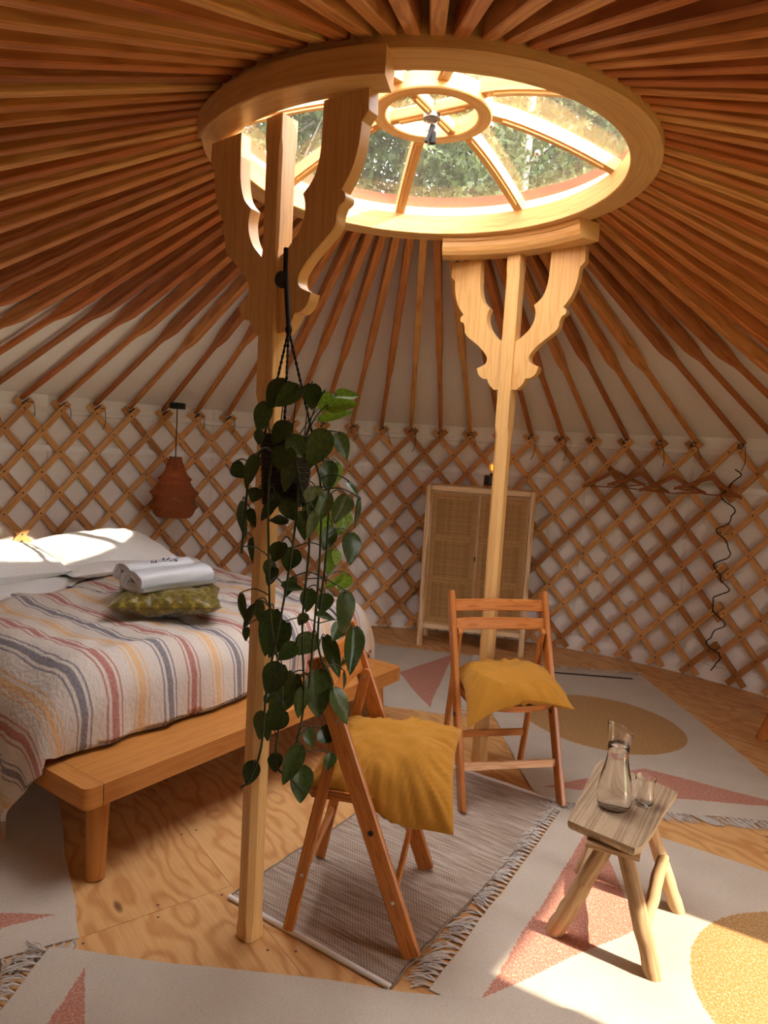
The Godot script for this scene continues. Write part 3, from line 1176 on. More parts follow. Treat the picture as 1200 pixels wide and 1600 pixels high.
func bw(al: float, b: float, y: float) -> Vector3:
	return BED_A + BED_T * al + BED_B * b + Vector3.UP * y

func rounded(x0: float, y0: float, x1: float, y1: float, rad: Array) -> PackedVector2Array:
	var o := PackedVector2Array()
	var cs := [Vector2(x0, y0), Vector2(x1, y0), Vector2(x1, y1), Vector2(x0, y1)]
	var st := [PI, PI * 1.5, 0.0, PI * 0.5]
	var si := [Vector2(1, 1), Vector2(-1, 1), Vector2(-1, -1), Vector2(1, -1)]
	for k in 4:
		if rad[k] <= 0.0:
			o.append(cs[k])
			continue
		for s in 6:
			var a: float = st[k] + PI * 0.5 * s / 5.0
			o.append(cs[k] + si[k] * rad[k] + Vector2(cos(a), sin(a)) * rad[k])
	return o

# a cushion: two bulged skins meeting in a pinched rim, lying in its own x-z plane
func cushion(w: float, d: float, h: float, sd: int, wrinkle := 0.006, n := 28, shape = null) -> MB:
	var m := MB.new()
	var f := noise(sd, 3.0, 3)
	for side in [1.0, -1.0]:
		var rows := []
		var uvs := []
		for r in n + 1:
			var row := PackedVector3Array()
			var ur := PackedVector2Array()
			for q in n + 1:
				var u := 2.0 * q / n - 1.0
				var v := 2.0 * r / n - 1.0
				u = sin(u * PI * 0.5) * 0.35 + u * 0.65
				v = sin(v * PI * 0.5) * 0.35 + v * 0.65
				var x := w * 0.5 * u * (1.0 - 0.075 * (1.0 - v * v) * u * u)
				var z := d * 0.5 * v * (1.0 - 0.075 * (1.0 - u * u) * v * v)
				var th := pow(maxf((1.0 - pow(absf(u), 2.6)) * (1.0 - pow(absf(v), 2.6)), 0.0), 0.55)
				var rad := f.get_noise_2d(u * 0.35 + side, v * 0.35)
				var crease := f.get_noise_2d(atan2(v, u) * 1.6, side * 5.0) * smoothstep(0.35, 0.95, maxf(absf(u), absf(v)))
				var y: float = side * th * h * 0.5 + (rad + crease * 1.6) * wrinkle * sqrt(th)
				var p := Vector3(x, y, z)
				if shape != null: p = shape.call(p, u, v)
				row.append(p)
				ur.append(Vector2(x, z))
			rows.append(row)
			uvs.append(ur)
		m.grid(rows, uvs, side > 0.0)
	return m

func build_bed() -> void:
	var bas := Basis(BED_T, BED_B, Vector3.DOWN if BED_T.cross(BED_B).y < 0 else Vector3.UP)
	var t := thing("bed_frame", "low wooden platform bed with thick rounded boards and round legs", "bed frame", bw(0.93, 1.0, 0.0))
	var inv := t.transform.affine_inverse()
	var put := func(called: String, poly: PackedVector2Array, y: float, th: float, sw: bool) -> void:
		var m := MB.new()
		m.off = Vector2(poly[0].x, poly[0].y + 0.2)
		m.slab(poly, th, inv * Transform3D(bas, BED_A + Vector3.UP * y), 40.0, sw)
		part(called, m, M.bench_wood, t)
	put.call("front_board", rounded(0.0, 0.0, 1.778, 0.30, [0, 0, 0, 0]), 0.3225, 0.075, false)
	put.call("side_board", rounded(-0.068, 0.0, -0.0015, 2.0, [0.03, 0.004, 0, 0]), 0.3225, 0.075, true)
	put.call("side_board", rounded(1.7795, 0.0, 1.846, 2.0, [0.004, 0.03, 0, 0]), 0.3225, 0.075, true)
	put.call("back_board", rounded(0.0, 1.8, 1.778, 2.0, [0, 0, 0, 0]), 0.3225, 0.075, false)
	put.call("slat_base", rounded(0.0, 0.302, 1.778, 1.798, [0, 0, 0, 0]), 0.31, 0.05, false)
	for lg in [[0.005, 0.045, 0.035, 0.085], [1.80, 0.10, 1.78, 0.13], [0.0, 1.9, 0.04, 1.85], [1.77, 1.9, 1.73, 1.85]]:
		var m := MB.new()
		var a := bw(lg[0], lg[1], 0.0) - t.position
		var b := bw(lg[2], lg[3], 0.287) - t.position
		m.tube([a, a.lerp(b, 0.02), a.lerp(b, 0.5), b], [0.029, 0.032, 0.036, 0.041], 20)
		part("leg", m, M.bench_wood, t)
	# mattress
	var mt := MB.new()
	var st := []
	for s in [[0.0, 0.05], [0.02, 0.015], [0.06, 0.0], [0.18, 0.0], [0.22, 0.015], [0.24, 0.05]]:
		var ring := PackedVector3Array()
		for p in rounded(0.06 + s[1], 0.285 + s[1], 1.80 - s[1], 1.98 - s[1], [0.06, 0.06, 0.06, 0.06]): ring.append(bw(p.x, p.y, 0.362 + s[0]) - bw(0.93, 1.0, 0.362))
		st.append(ring)
	mt.bar(st)
	var mo := part("mattress", mt, M.linen_white)
	mo.position = bw(0.93, 1.0, 0.362)
	tag(mo, "thick white mattress under the striped blanket", "mattress")
	# striped blanket
	var f := noise(201, 1.0, 3)
	var fold := func(o: float, rho: float) -> Vector2:
		if o <= 0.0: return Vector2.ZERO
		var th := o / rho
		if th < PI * 0.5: return Vector2(o - rho * sin(th), rho * (1.0 - cos(th)))   # what is lost sideways, what is dropped
		return Vector2(o - rho, rho + (o - rho * PI * 0.5))
	var ns := 120
	var nb := 80
	var top := []
	var uvs := []
	var rho := 0.15
	var bpos := bw(0.93, 1.0, 0.5)
	for r in nb + 1:
		var row := PackedVector3Array()
		var ur := PackedVector2Array()
		for q in ns + 1:
			var s := lerpf(-0.53, 2.26, float(q) / ns)
			# length of the overhang at the foot for this stripe
			var front := 0.30
			var arc := 0.215 - s
			if arc > 0.02: front = lerpf(0.30, 0.07, smoothstep(0.02, 0.38, arc))
			if arc > 0.38: front = 0.07 - (arc - 0.38) * 0.72
			front += f.get_noise_2d(s * 2.0, 7.0) * 0.02
			var b := lerpf(1.72, 0.25 - front, float(r) / nb)
			var over_b: float = (0.25 + rho) - b
			var fb: Vector2 = fold.call(over_b, rho)
			var fs: Vector2
			var al := s
			if s < 0.205:
				fs = fold.call(0.205 - s, 0.30)
				al = s + fs.x
			else:
				fs = fold.call(s - (1.90 - rho), rho)
				al = s - fs.x
			var bb := b + fb.x
			var y: float = 0.672 - fb.y - fs.y
			var flat := 1.0 - smoothstep(0.0, 0.2, fb.y + fs.y)
			y += flat * (f.get_noise_2d(s * 1.3, b * 1.3) * 0.05 + f.get_noise_2d(s * 4.0, b * 4.0 + 9.0) * 0.014)
			# soft folds where the cloth hangs
			bb -= (1.0 - flat) * smoothstep(0.08, 0.3, fb.y) * (f.get_noise_2d(s * 3.5, 2.0) * 0.035)
			var hang := smoothstep(0.08, 0.35, fs.y)
			al += (-1.0 if s < 0.9 else 1.0) * hang * (0.06 * maxf(0.0, f.get_noise_2d(b * 3.0, 5.0)) + (0.0 if s < 0.9 else 0.02))
			y = maxf(y, 0.39 if (al > -0.07 and al < 1.86 and bb < 0.5) else 0.03)
			row.append(bw(al, bb, y) - bpos)
			ur.append(Vector2(s - 0.005, b))
		top.append(row)
		uvs.append(ur)
	var bl := MB.new()
	bl.grid(top, uvs, false)
	# underside and hem
	var k0 := bl.n.size() - bl.n.size()
	var under := []
	for r in nb + 1:
		var row := PackedVector3Array()
		for q in ns + 1: row.append(top[r][q] - bl.n[k0 + r * (ns + 1) + q] * 0.016)
		under.append(row)
	bl.grid(under, uvs, true)
	for e in 4:
		var a := PackedVector3Array()
		var b2 := PackedVector3Array()
		var ua := PackedVector2Array()
		var cnt := (ns if e < 2 else nb) + 1
		for k in cnt:
			var r := (0 if e == 0 else nb) if e < 2 else k
			var q := k if e < 2 else (0 if e == 2 else ns)
			a.append(top[r][q])
			b2.append(under[r][q])
			ua.append(uvs[r][q])
		bl.grid([a, b2], [ua, ua], e == 0 or e == 3)
	var bo := thing("striped_blanket", "linen blanket with grey, red and orange stripes draped over the bed", "blanket", bpos)
	part("cloth", bl, M.blanket, bo)
	# tufts of thread and corner tassel
	for k in 9:
		var r := [50, 44, 58, 60, 30, 36, 66, 52, 40][k] as int
		var q := [34, 46, 52, 66, 40, 58, 38, 78, 84][k] as int
		var p: Vector3 = top[r][q]
		var tf := MB.new()
		for h in 4:
			var d := Vector3(rng.randf_range(-1, 1), 0.6, rng.randf_range(-1, 1)) * 0.014
			tf.tube([p, p + d * 0.6 + Vector3(0, 0.003, 0), p + d], [0.0022, 0.0022, 0.0012], 4)
		part("tuft", tf, M.tassel, bo)
	var low: Vector3 = top[nb][0]
	var ts := MB.new()
	for h in 7:
		ts.tube([low, low + Vector3(-0.008 + 0.001 * h, -0.03, 0.004), low + Vector3(-0.02 + 0.0035 * h, -0.07, 0.006)], [0.003, 0.003, 0.0018], 4)
	part("tassel", ts, M.tassel, bo, "thin copper coloured corner tassel")
	# white sheet folded back over the blanket
	var sh := MB.new()
	var srow := []
	var sn := noise(301, 1.0, 3)
	for r in 31:
		var row := PackedVector3Array()
		for q in 61:
			var al := lerpf(0.0, 1.84, q / 60.0)
			var b0 := 1.44 + 0.24 * smoothstep(0.55, 1.1, al) + 0.02 * sin(al * 9.0)
			var b := lerpf(2.02, b0, r / 30.0)
			var lip := smoothstep(0.86, 1.0, r / 30.0)
			var y := 0.728 + sn.get_noise_2d(al * 2.0, b * 2.0) * 0.035 + sn.get_noise_2d(al * 7.0, b * 7.0) * 0.012 - lip * 0.018
			row.append(bw(al, b, y) - bw(0.93, 1.75, 0.7))
		srow.append(row)
	sh.grid(srow, [], false)
	var so := []
	for r in 31:
		var row := PackedVector3Array()
		for q in 61: row.append(srow[r][q] - Vector3(0, 0.02, 0))
		so.append(row)
	sh.grid(so, [], true)
	sh.grid([srow[30], so[30]], [], false)
	var sho := part("white_sheet", sh, M.linen_white)
	sho.position = bw(0.93, 1.75, 0.7)
	tag(sho, "white linen sheet folded back over the striped blanket", "sheet")
	var turn := atan2(-BED_T.z, BED_T.x)
	var pil := [
		[1.27, 1.90, 0.80, 0.78, 0.48, 0.23, 0.10, 11, "plump white pillow with a rounded crest against the lattice, behind the towels"],
		[0.47, 1.86, 0.80, 0.78, 0.50, 0.22, 0.06, 12, "white pillow at the head of the bed in the patch of sun"],
		[1.12, 1.72, 0.745, 0.62, 0.36, 0.08, 0.0, 13, "flat white pillow lying in front of the plump one"]]
	for p in pil:
		var o := part("pillow", cushion(p[3], p[4], p[5], p[7], 0.012), M.linen_white)
		o.position = bw(p[0], p[1], p[2])
		o.basis = Basis(Vector3.UP, turn) * Basis(Vector3.RIGHT, p[6] * 2.5)
		tag(o, p[8], "pillow", "white pillows on the bed")
	# velvet cushion with towels
	var cd := (BED_T * 0.755 - BED_B * 0.656).normalized()
	var vt := atan2(-cd.z, cd.x)
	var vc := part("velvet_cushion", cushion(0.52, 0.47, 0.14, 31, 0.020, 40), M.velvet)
	vc.position = bw(0.86, 0.78, 0.755)
	vc.basis = Basis(Vector3.UP, vt)
	tag(vc, "olive green crushed velvet cushion under the white towels", "cushion")
	var td := (BED_T * 0.97 - BED_B * 0.06).normalized()
	var tt := atan2(-td.z, td.x)
	var tw := [[0.865, 0.78, 0.858, 0.42, 0.105, 0.056, "white folded towel lying in front on the velvet cushion"], [0.90, 0.93, 0.872, 0.38, 0.09, 0.05, "white rolled towel lying behind the front one on the cushion"]]
	for w in tw:
		var o := part("towel", towel(w[3], w[4], w[5]), M.towel)
		o.position = bw(w[0], w[1], w[2])
		o.basis = Basis(Vector3.UP, tt)
		tag(o, w[6], "towel", "white towels on the velvet cushion")
	# sprig of lavender
	var sp := thing("lavender_sprig", "small dried lavender sprig lying on the white towels", "flower", bw(0.865, 0.84, 0.922), tt)
	var stm := MB.new()
	stm.tube([Vector3(-0.05, 0, 0.0), Vector3(0, 0.006, 0.004), Vector3(0.07, 0.004, 0.03)], [0.0014], 5)
	stm.tube([Vector3(0.0, 0.005, 0.004), Vector3(0.03, 0.008, -0.012)], [0.0012], 5)
	part("stem", stm, M.lavender_stem, sp)
	for ctr in [Vector3(-0.05, 0.003, 0), Vector3(0.03, 0.008, -0.014), Vector3(0.055, 0.006, 0.024)]:
		var fl := MB.new()
		for h in 6: fl.ball(ctr + Vector3(rng.randf_range(-0.022, 0.022), rng.randf_range(0, 0.008), rng.randf_range(-0.007, 0.007)), Vector3(0.004, 0.0035, 0.004), 6, 4)
		part("flower_head", fl, M.lavender, sp)

func towel(l: float, hw: float, hh: float) -> MB:
	var m := MB.new()
	var n := 70
	var turns := 2.6
	for side in 2:
		var rows := []
		for e in 9:
			var x := lerpf(-l * 0.5, l * 0.5, e / 8.0)
			var row := PackedVector3Array()
			for q in n + 1:
				var f := float(q) / n
				var a := -f * turns * TAU - 0.4
				var s: float = 1.0 - f * 0.70 - (0.27 if side == 1 else 0.0)
				var cx := cos(a)
				var cy := sin(a)
				var k := pow(pow(absf(cx), 3.0) + pow(absf(cy), 3.0), -1.0 / 3.0)
				var jit := 0.004 * sin(q * 0.35 + e * 0.15) + 0.003 * sin(q * 1.1 + e * 0.8)
				row.append(Vector3(x + 0.006 * sin(q * 0.5), cy * k * hh * s + jit * 0.5, cx * k * hw * s + jit))
			rows.append(row)
		m.grid(rows, [], side == 0)
	var half := m.v.size() / 2
	for e in [0, 8]:
		var a := PackedVector3Array()
		var b := PackedVector3Array()
		for q in n + 1:
			a.append(m.v[e * (n + 1) + q])
			b.append(m.v[half + e * (n + 1) + q])
		m.grid([a, b], [], e == 0)
	return m


# ---------- folding chairs ----------
func make_chair(t: Node3D, wd: Material, worn := false) -> void:
	for s in [-1.0, 1.0]:
		var m := MB.new()
		m.off = Vector2(s, s * 0.3)
		m.beam(Vector3(s * 0.235, 0.004, 0.20), Vector3(s * 0.235, 0.905, -0.15), 0.024, 0.058, Vector3.BACK, 0.005)
		part("tall_leg", m, wd, t)
	for s in [-1.0, 1.0]:
		var m := MB.new()
		m.off = Vector2(s * 2.0, s * 0.3)
		m.beam(Vector3(s * 0.208, 0.004, -0.20), Vector3(s * 0.208, 0.725, -0.068), 0.020, 0.036, Vector3.BACK, 0.005)
		m.tube([Vector3(s * 0.1985, 0.728, -0.068), Vector3(s * 0.2175, 0.728, -0.068)], [0.0178], 16)
		part("rear_leg", m, wd, t)
		var b := MB.new()
		b.tube([Vector3(s * 0.196, 0.718, -0.072), Vector3(s * 0.2475, 0.718, -0.072)], [0.006], 8)
		part("bolt", b, M.steel, t)
	# backrest slats, bowed backwards
	for y in [0.842, 0.760]:
		var st := []
		for k in 9:
			var x := lerpf(-0.226, 0.226, k / 8.0)
			var z: float = 0.20 - 0.35 * y / 0.905 - 0.022 * (1.0 - pow(x / 0.226, 2.0))
			var ring := PackedVector3Array()
			for p in MB.chrect(0.0065, 0.026, 0.004): ring.append(Vector3(x, y + p.y, z + p.x - p.y * 0.38))
			st.append(ring)
		var m := MB.new()
		m.off = Vector2(y * 3.0, 0)
		m.bar(st)
		part("backrest_slat", m, wd, t)
	# seat with rounded front
	var pl := PackedVector2Array()
	for k in 17:
		var a := PI * k / 16.0
		pl.append(Vector2(0.205 * cos(a) * (1.0 - 0.04 * sin(a)), 0.06 + 0.155 * pow(sin(a), 0.8)))
	pl.append(Vector2(-0.198, -0.15))
	pl.append(Vector2(-0.16, -0.175))
	pl.append(Vector2(0.16, -0.175))
	pl.append(Vector2(0.198, -0.15))
	var se := MB.new()
	se.slab(pl, 0.028, Transform3D(Basis(Vector3.RIGHT, Vector3.BACK, Vector3.DOWN), Vector3(0, 0.462, 0)), 50.0)
	part("seat", se, wd, t)
	var fs := MB.new()
	fs.beam(Vector3(-0.224, 0.175, 0.132), Vector3(0.224, 0.175, 0.132), 0.016, 0.036, Vector3.UP, 0.003)
	part("stretcher", fs, M.chair_worn if worn else wd, t, "worn pale stretcher" if worn else "")
	var rs := MB.new()
	rs.beam(Vector3(-0.198, 0.20, -0.163), Vector3(0.198, 0.20, -0.163), 0.016, 0.034, Vector3.UP, 0.003)
	part("stretcher", rs, wd, t)
	for s in [-1.0, 1.0]:
		var b := MB.new()
		b.tube([Vector3(s * 0.222, 0.385, 0.051), Vector3(s * 0.249, 0.385, 0.051)], [0.0085], 12)
		part("pivot_bolt", b, M.black_metal, t)
		var b2 := MB.new()
		b2.tube([Vector3(s * 0.222, 0.175, 0.132), Vector3(s * 0.2485, 0.175, 0.132)], [0.0055], 10)
		part("screw", b2, M.steel, t)
		b2 = MB.new()
		b2.tube([Vector3(s * 0.196, 0.20, -0.163), Vector3(s * 0.2195, 0.20, -0.163)], [0.005], 10)
		part("screw", b2, M.steel, t)

func build_chairs() -> void:
	var grp := "wooden folding chairs"
	var b := thing("folding_chair", "orange brown wooden folding chair facing forward in front of the roof post", "chair", Vector3(0.601, 0.006, -3.179), 0.233, grp)
	make_chair(b, M.chair_wood, true)
	var f := thing("folding_chair", "orange brown wooden folding chair seen from its side below the hanging plant", "chair", Vector3(0.006, 0.008, -2.29), 1.42, grp)
	make_chair(f, M.chair_wood)
	var c := thing("folding_chair", "wooden folding chair standing by the lattice near the coat hangers, mostly out of view", "chair", Vector3(2.47, 0.0, -3.75), -PI / 2, grp)
	make_chair(c, M.chair_wood)
	# mustard cushions
	var droop_b := func(p: Vector3, u: float, v: float) -> Vector3:
		# sags over the seat at its front corners, lifts at the back
		var q := p
		var r := maxf(0.0, Vector2(p.x, p.z - 0.0).length() - 0.17)
		q.y -= r * 0.55 * (0.5 + 0.5 * smoothstep(-0.3, 0.8, v)) * (1.7 if u < 0.0 else 0.5)
		return q
	var cb := part("seat_cushion", cushion(0.47, 0.43, 0.12, 41, 0.020, 40, droop_b), M.mustard_linen)
	cb.position = Vector3(0.622, 0.538, -3.15)
	cb.basis = Basis(Vector3.UP, 0.12) * Basis(Vector3.RIGHT, 0.07)
	tag(cb, "mustard yellow linen cushion on the orange brown chair facing forward", "cushion", "mustard linen seat cushions")
	var droop_f := func(p: Vector3, u: float, v: float) -> Vector3:
		var q := p
		var o := maxf(0.0, -u - 0.15)
		var fr := smoothstep(-0.7, 0.4, v)
		q.y -= o * o * 0.14 * (0.3 + 0.7 * fr)
		if u < 0.0: q.x += -0.045 * fr * -u + 0.012 * (1.0 - fr) * -u
		return q
	var cf := part("seat_cushion", cushion(0.42, 0.46, 0.13, 47, 0.022, 44, droop_f), M.mustard_linen)
	cf.position = Vector3(0.072, 0.545, -2.275)
	cf.basis = Basis(Vector3.UP, 1.42) * Basis(Vector3.BACK, 0.10) * Basis(Vector3.RIGHT, -0.03)
	tag(cf, "mustard yellow linen cushion on the chair seen side on, one edge hanging off", "cushion", "mustard linen seat cushions")


# ---------- stool, carafe, tumbler ----------
func log_leg(a: Vector3, b: Vector3, r0: float, r1: float, sd: int) -> MB:
	var m := MB.new()
	m.off = Vector2(sd * 0.3, sd * 0.17)
	var f := noise(sd, 2.0, 2)
	var path := []
	var rad := []
	for k in 12:
		var x := k / 11.0
		path.append(a.lerp(b, x) + Vector3(f.get_noise_2d(x * 0.9, 1.0), 0, f.get_noise_2d(x * 0.9, 8.0)) * 0.006)
		rad.append(lerpf(r0, r1, x) * (1.0 + f.get_noise_2d(x * 2.5, 20.0) * 0.14) * (0.86 if k == 0 or k == 11 else 1.0))
	m.tube(path, rad, 12)
	return m

func build_stool() -> void:
	var o := Vector3(0.855, 0.007, -2.27)
	var t := thing("stool", "small rustic driftwood stool with splayed log legs on the triangle rug", "stool", o)
	var ld := Vector2(0.508, -0.861)
	var sd := Vector2(0.861, 0.508)
	var c := Vector2(0.851, -2.268)
	var pl := PackedVector2Array()
	var cor := [Vector2(0.637, -2.125), Vector2(0.72, -2.052), Vector2(0.80, -1.985), Vector2(0.826, -2.0), Vector2(0.90, -2.10), Vector2(0.945, -2.17), Vector2(1.0, -2.25), Vector2(1.080, -2.362), Vector2(1.066, -2.392), Vector2(0.97, -2.50), Vector2(0.874, -2.593), Vector2(0.80, -2.45), Vector2(0.715, -2.28)]
	for w in cor: pl.append(Vector2((w - c).dot(ld), (w - c).dot(sd)))
	var se := MB.new()
	var L := Vector3(ld.x, 0, ld.y)
	var S := Vector3(sd.x, 0, sd.y)
	# bevelled plank: top face, then a wider waist, then a smaller underside
	if Geometry2D.is_polygon_clockwise(pl): pl.reverse()
	var inner := PackedVector2Array()
	for p in pl: inner.append(p * 0.955)
	var bs := Basis(L, S, L.cross(S))
	se.slab(pl, 0.012, Transform3D(bs, Vector3(c.x, 0.414, c.y) - o + Vector3(0, 0.007, 0)), 35.0)
	var under := PackedVector2Array()
	for p in pl: under.append(p * 0.96)
	var st := []
	for lv in [[0.409, 1.0], [0.398, 0.985], [0.386, 0.93]]:
		var ring := PackedVector3Array()
		for p in pl: ring.append(Vector3(c.x, lv[0], c.y) - o + Vector3(0, 0.007, 0) + (L * p.x + S * p.y) * lv[1])
		st.append(ring)
	se.bar(st)
	part("seat", se, M.seat_plank, t, "weathered grey brown plank seat with a live edge")
	var bt := MB.new()
	bt.beam(Vector3(0.69, 0.383, -2.09) - o, Vector3(0.865, 0.383, -1.995) - o + Vector3(-0.03, 0, -0.03), 0.05, 0.016, Vector3.UP, 0.002)
	part("batten", bt, M.driftwood, t)
	var bt2 := MB.new()
	bt2.beam(Vector3(0.85, 0.383, -2.47) - o, Vector3(1.02, 0.383, -2.37) - o, 0.05, 0.016, Vector3.UP, 0.002)
	part("batten", bt2, M.driftwood, t)
	var legs := [[Vector3(0.643, 0, -2.195), Vector3(0.765, 0.385, -2.10), 0.031, 0.025, 1, "driftwood"], [Vector3(0.907, 0, -2.015), Vector3(0.80, 0.385, -2.085), 0.028, 0.025, 2, "driftwood_dark"], [Vector3(1.115, 0, -2.345), Vector3(0.962, 0.385, -2.36), 0.027, 0.023, 3, "driftwood"], [Vector3(0.83, 0, -2.541), Vector3(0.905, 0.385, -2.44), 0.029, 0.024, 4, "driftwood"]]
	for l in legs:
		part("leg", log_leg(l[0] - o, l[1] - o, l[2], l[3], l[4]), M[l[5]], t)
	var q := MB.new()
	part("stretcher", log_leg(Vector3(0.873, 0.13, -2.04) - o, Vector3(1.045, 0.20, -2.345) - o, 0.021, 0.020, 9), M.driftwood_dark, t, "stub of bark covered log between two legs")
	part("stretcher", log_leg(Vector3(0.69, 0.16, -2.155) - o, Vector3(0.862, 0.18, -2.495) - o, 0.014, 0.014, 10), M.driftwood, t)
	# carafe: closed glass wall, slanted mouth
	var ca := thing("carafe", "clear glass carafe of water with a slanted mouth standing on the stool", "carafe", Vector3(0.812, 0.4275, -2.225))
	var wall := [Vector2(0.001, 0.0), Vector2(0.034, 0.0), Vector2(0.046, 0.004), Vector2(0.054, 0.018), Vector2(0.0565, 0.040), Vector2(0.054, 0.072), Vector2(0.047, 0.112), Vector2(0.039, 0.145), Vector2(0.0345, 0.170), Vector2(0.0335, 0.190), Vector2(0.0355, 0.218), Vector2(0.039, 0.250), Vector2(0.0415, 0.275)]
	var prof := wall.duplicate()
	prof.append(Vector2(0.0408, 0.2765))
	for k in range(wall.size() - 1, 1, -1): prof.append(Vector2(wall[k].x - 0.0022, maxf(wall[k].y, 0.008)))
	prof.append(Vector2(0.001, 0.008))
	var m := MB.new()
	m.lathe(prof, 40)
	for k in m.v.size():
		var p := m.v[k]
		if p.y > 0.19: m.v[k] = p + Vector3(0, -(p.x * 0.42 + 0.004) * smoothstep(0.19, 0.275, p.y), 0)
	part("glass_wall", m, M.glass, ca)
	var wp := [Vector2(0.001, 0.0076)]
	for k in range(2, 11): wp.append(Vector2(wall[k].x - 0.0018, maxf(wall[k].y, 0.0076)))
	wp.append(Vector2(0.001, wp[wp.size() - 1].y))
	var wm := MB.new()
	wm.lathe(wp, 40)
	part("water", wm, M.water, ca)
	var gt := thing("tumbler", "small empty glass tumbler with a waisted side beside the carafe", "glass", Vector3(0.925, 0.4275, -2.262))
	var gw := [Vector2(0.001, 0.0), Vector2(0.020, 0.0), Vector2(0.028, 0.004), Vector2(0.0325, 0.016), Vector2(0.032, 0.030), Vector2(0.0285, 0.046), Vector2(0.0285, 0.062), Vector2(0.0315, 0.080), Vector2(0.034, 0.094)]
	var gp := gw.duplicate()
	gp.append(Vector2(0.0334, 0.095))
	for k in range(gw.size() - 1, 1, -1): gp.append(Vector2(gw[k].x - 0.0017, maxf(gw[k].y, 0.006)))
	gp.append(Vector2(0.001, 0.006))
	var gm := MB.new()
	gm.lathe(gp, 36)
	part("glass_wall", gm, M.glass, gt)


# ---------- cabinet ----------
func build_cabinet() -> void:
	var t := thing("cabinet", "pale birch cabinet with two woven rattan doors and slim legs", "cabinet", Vector3(0.779, 0.0, -5.660), -0.2106)
	var W := 0.425
	var D := 0.185
	var H := 1.30
	for sx in [-1.0, 1.0]:
		for sz in [1.0, -1.0]:
			var m := MB.new()
			m.off = Vector2(sx, sz)
			m.box(Vector3(sx * W - (0.042 if sx > 0 else 0.0), 0.0, sz * D - (0.038 if sz > 0 else 0.0)), Vector3(sx * W + (0.042 if sx < 0 else 0.0), H, sz * D + (0.038 if sz < 0 else 0.0)), 0.004)
			part("leg", m, M.birch, t)
	var tp := MB.new()
	tp.box(Vector3(-W + 0.042, H - 0.045, -D + 0.002), Vector3(W - 0.042, H, D - 0.001), 0.003)
	part("top", tp, M.birch, t)
	var bt := MB.new()
	bt.box(Vector3(-W + 0.042, 0.15, -D + 0.002), Vector3(W - 0.042, 0.19, D - 0.001), 0.003)
	part("bottom_rail", bt, M.birch, t)
	for sx in [-1.0, 1.0]:
		var sp := MB.new()
		sp.box(Vector3(sx * (W - 0.022) - 0.008, 0.152, -D + 0.038), Vector3(sx * (W - 0.022) + 0.008, H - 0.002, D - 0.038), 0.002)
		part("side_panel", sp, M.birch, t)
	var bk := MB.new()
	bk.box(Vector3(-W + 0.03, 0.16, -D + 0.004), Vector3(W - 0.03, H - 0.01, -D + 0.014), 0.002)
	part("back_panel", bk, M.birch, t)
	for sx in [-1.0, 1.0]:
		var x0: float = -W + 0.046 if sx < 0 else 0.002
		var x1: float = -0.002 if sx < 0 else W - 0.046
		var y0 := 0.194
		var y1 := H - 0.049
		# thin birch edge all round the door
		var e := MB.new()
		for bar in [[x0, y0, x0 + 0.006, y1], [x1 - 0.006, y0, x1, y1], [x0 + 0.006, y0, x1 - 0.006, y0 + 0.006], [x0 + 0.006, y1 - 0.006, x1 - 0.006, y1]]:
			e.box(Vector3(bar[0], bar[1], D - 0.022), Vector3(bar[2], bar[3], D - 0.002), 0.001)
		var d := part("door", e, M.birch, t)
		# rattan stretched over the frame: pale on the rails, darker where it is open behind
		var ix0 := x0 + 0.006
		var ix1 := x1 - 0.006
		var rail := 0.045
		var inner := []
		var hh := (y1 - y0 - 0.012 - rail * 4.0) / 3.0
		var fr := MB.new()
		fr.off = Vector2(sx * 0.3, 0.1)
		var flatq := func(mm: MB, a: float, b: float, cc: float, dd: float, z: float) -> void:
			mm.quad(Vector3(a, b, z), Vector3(cc, b, z), Vector3(cc, dd, z), Vector3(a, dd, z))
			mm.quad(Vector3(a, dd, z - 0.006), Vector3(cc, dd, z - 0.006), Vector3(cc, b, z - 0.006), Vector3(a, b, z - 0.006))
		var yy := y0 + 0.006
		for k in 4:
			fr.box(Vector3(ix0 + rail, yy, D - 0.018), Vector3(ix1 - rail, yy + rail, D - 0.006), 0.0005)
			yy += rail
			if k < 3:
				var pn := MB.new()
				pn.off = Vector2(k * 0.37, sx * 0.21)
				flatq.call(pn, ix0 + rail, yy, ix1 - rail, yy + hh, D - 0.0085)
				part("rattan_panel", pn, M.rattan, d)
				yy += hh
		fr.box(Vector3(ix0, y0 + 0.006, D - 0.018), Vector3(ix0 + rail, y1 - 0.006, D - 0.006), 0.0005)
		fr.box(Vector3(ix1 - rail, y0 + 0.006, D - 0.018), Vector3(ix1, y1 - 0.006, D - 0.006), 0.0005)
		part("door_frame", fr, M.rattan_light, d)
	var hn := MB.new()
	hn.box(Vector3(-0.012, 0.72, D - 0.006), Vector3(-0.003, 0.76, D + 0.004), 0.001)
	part("handle", hn, M.black_metal, t, "tiny black door pull")


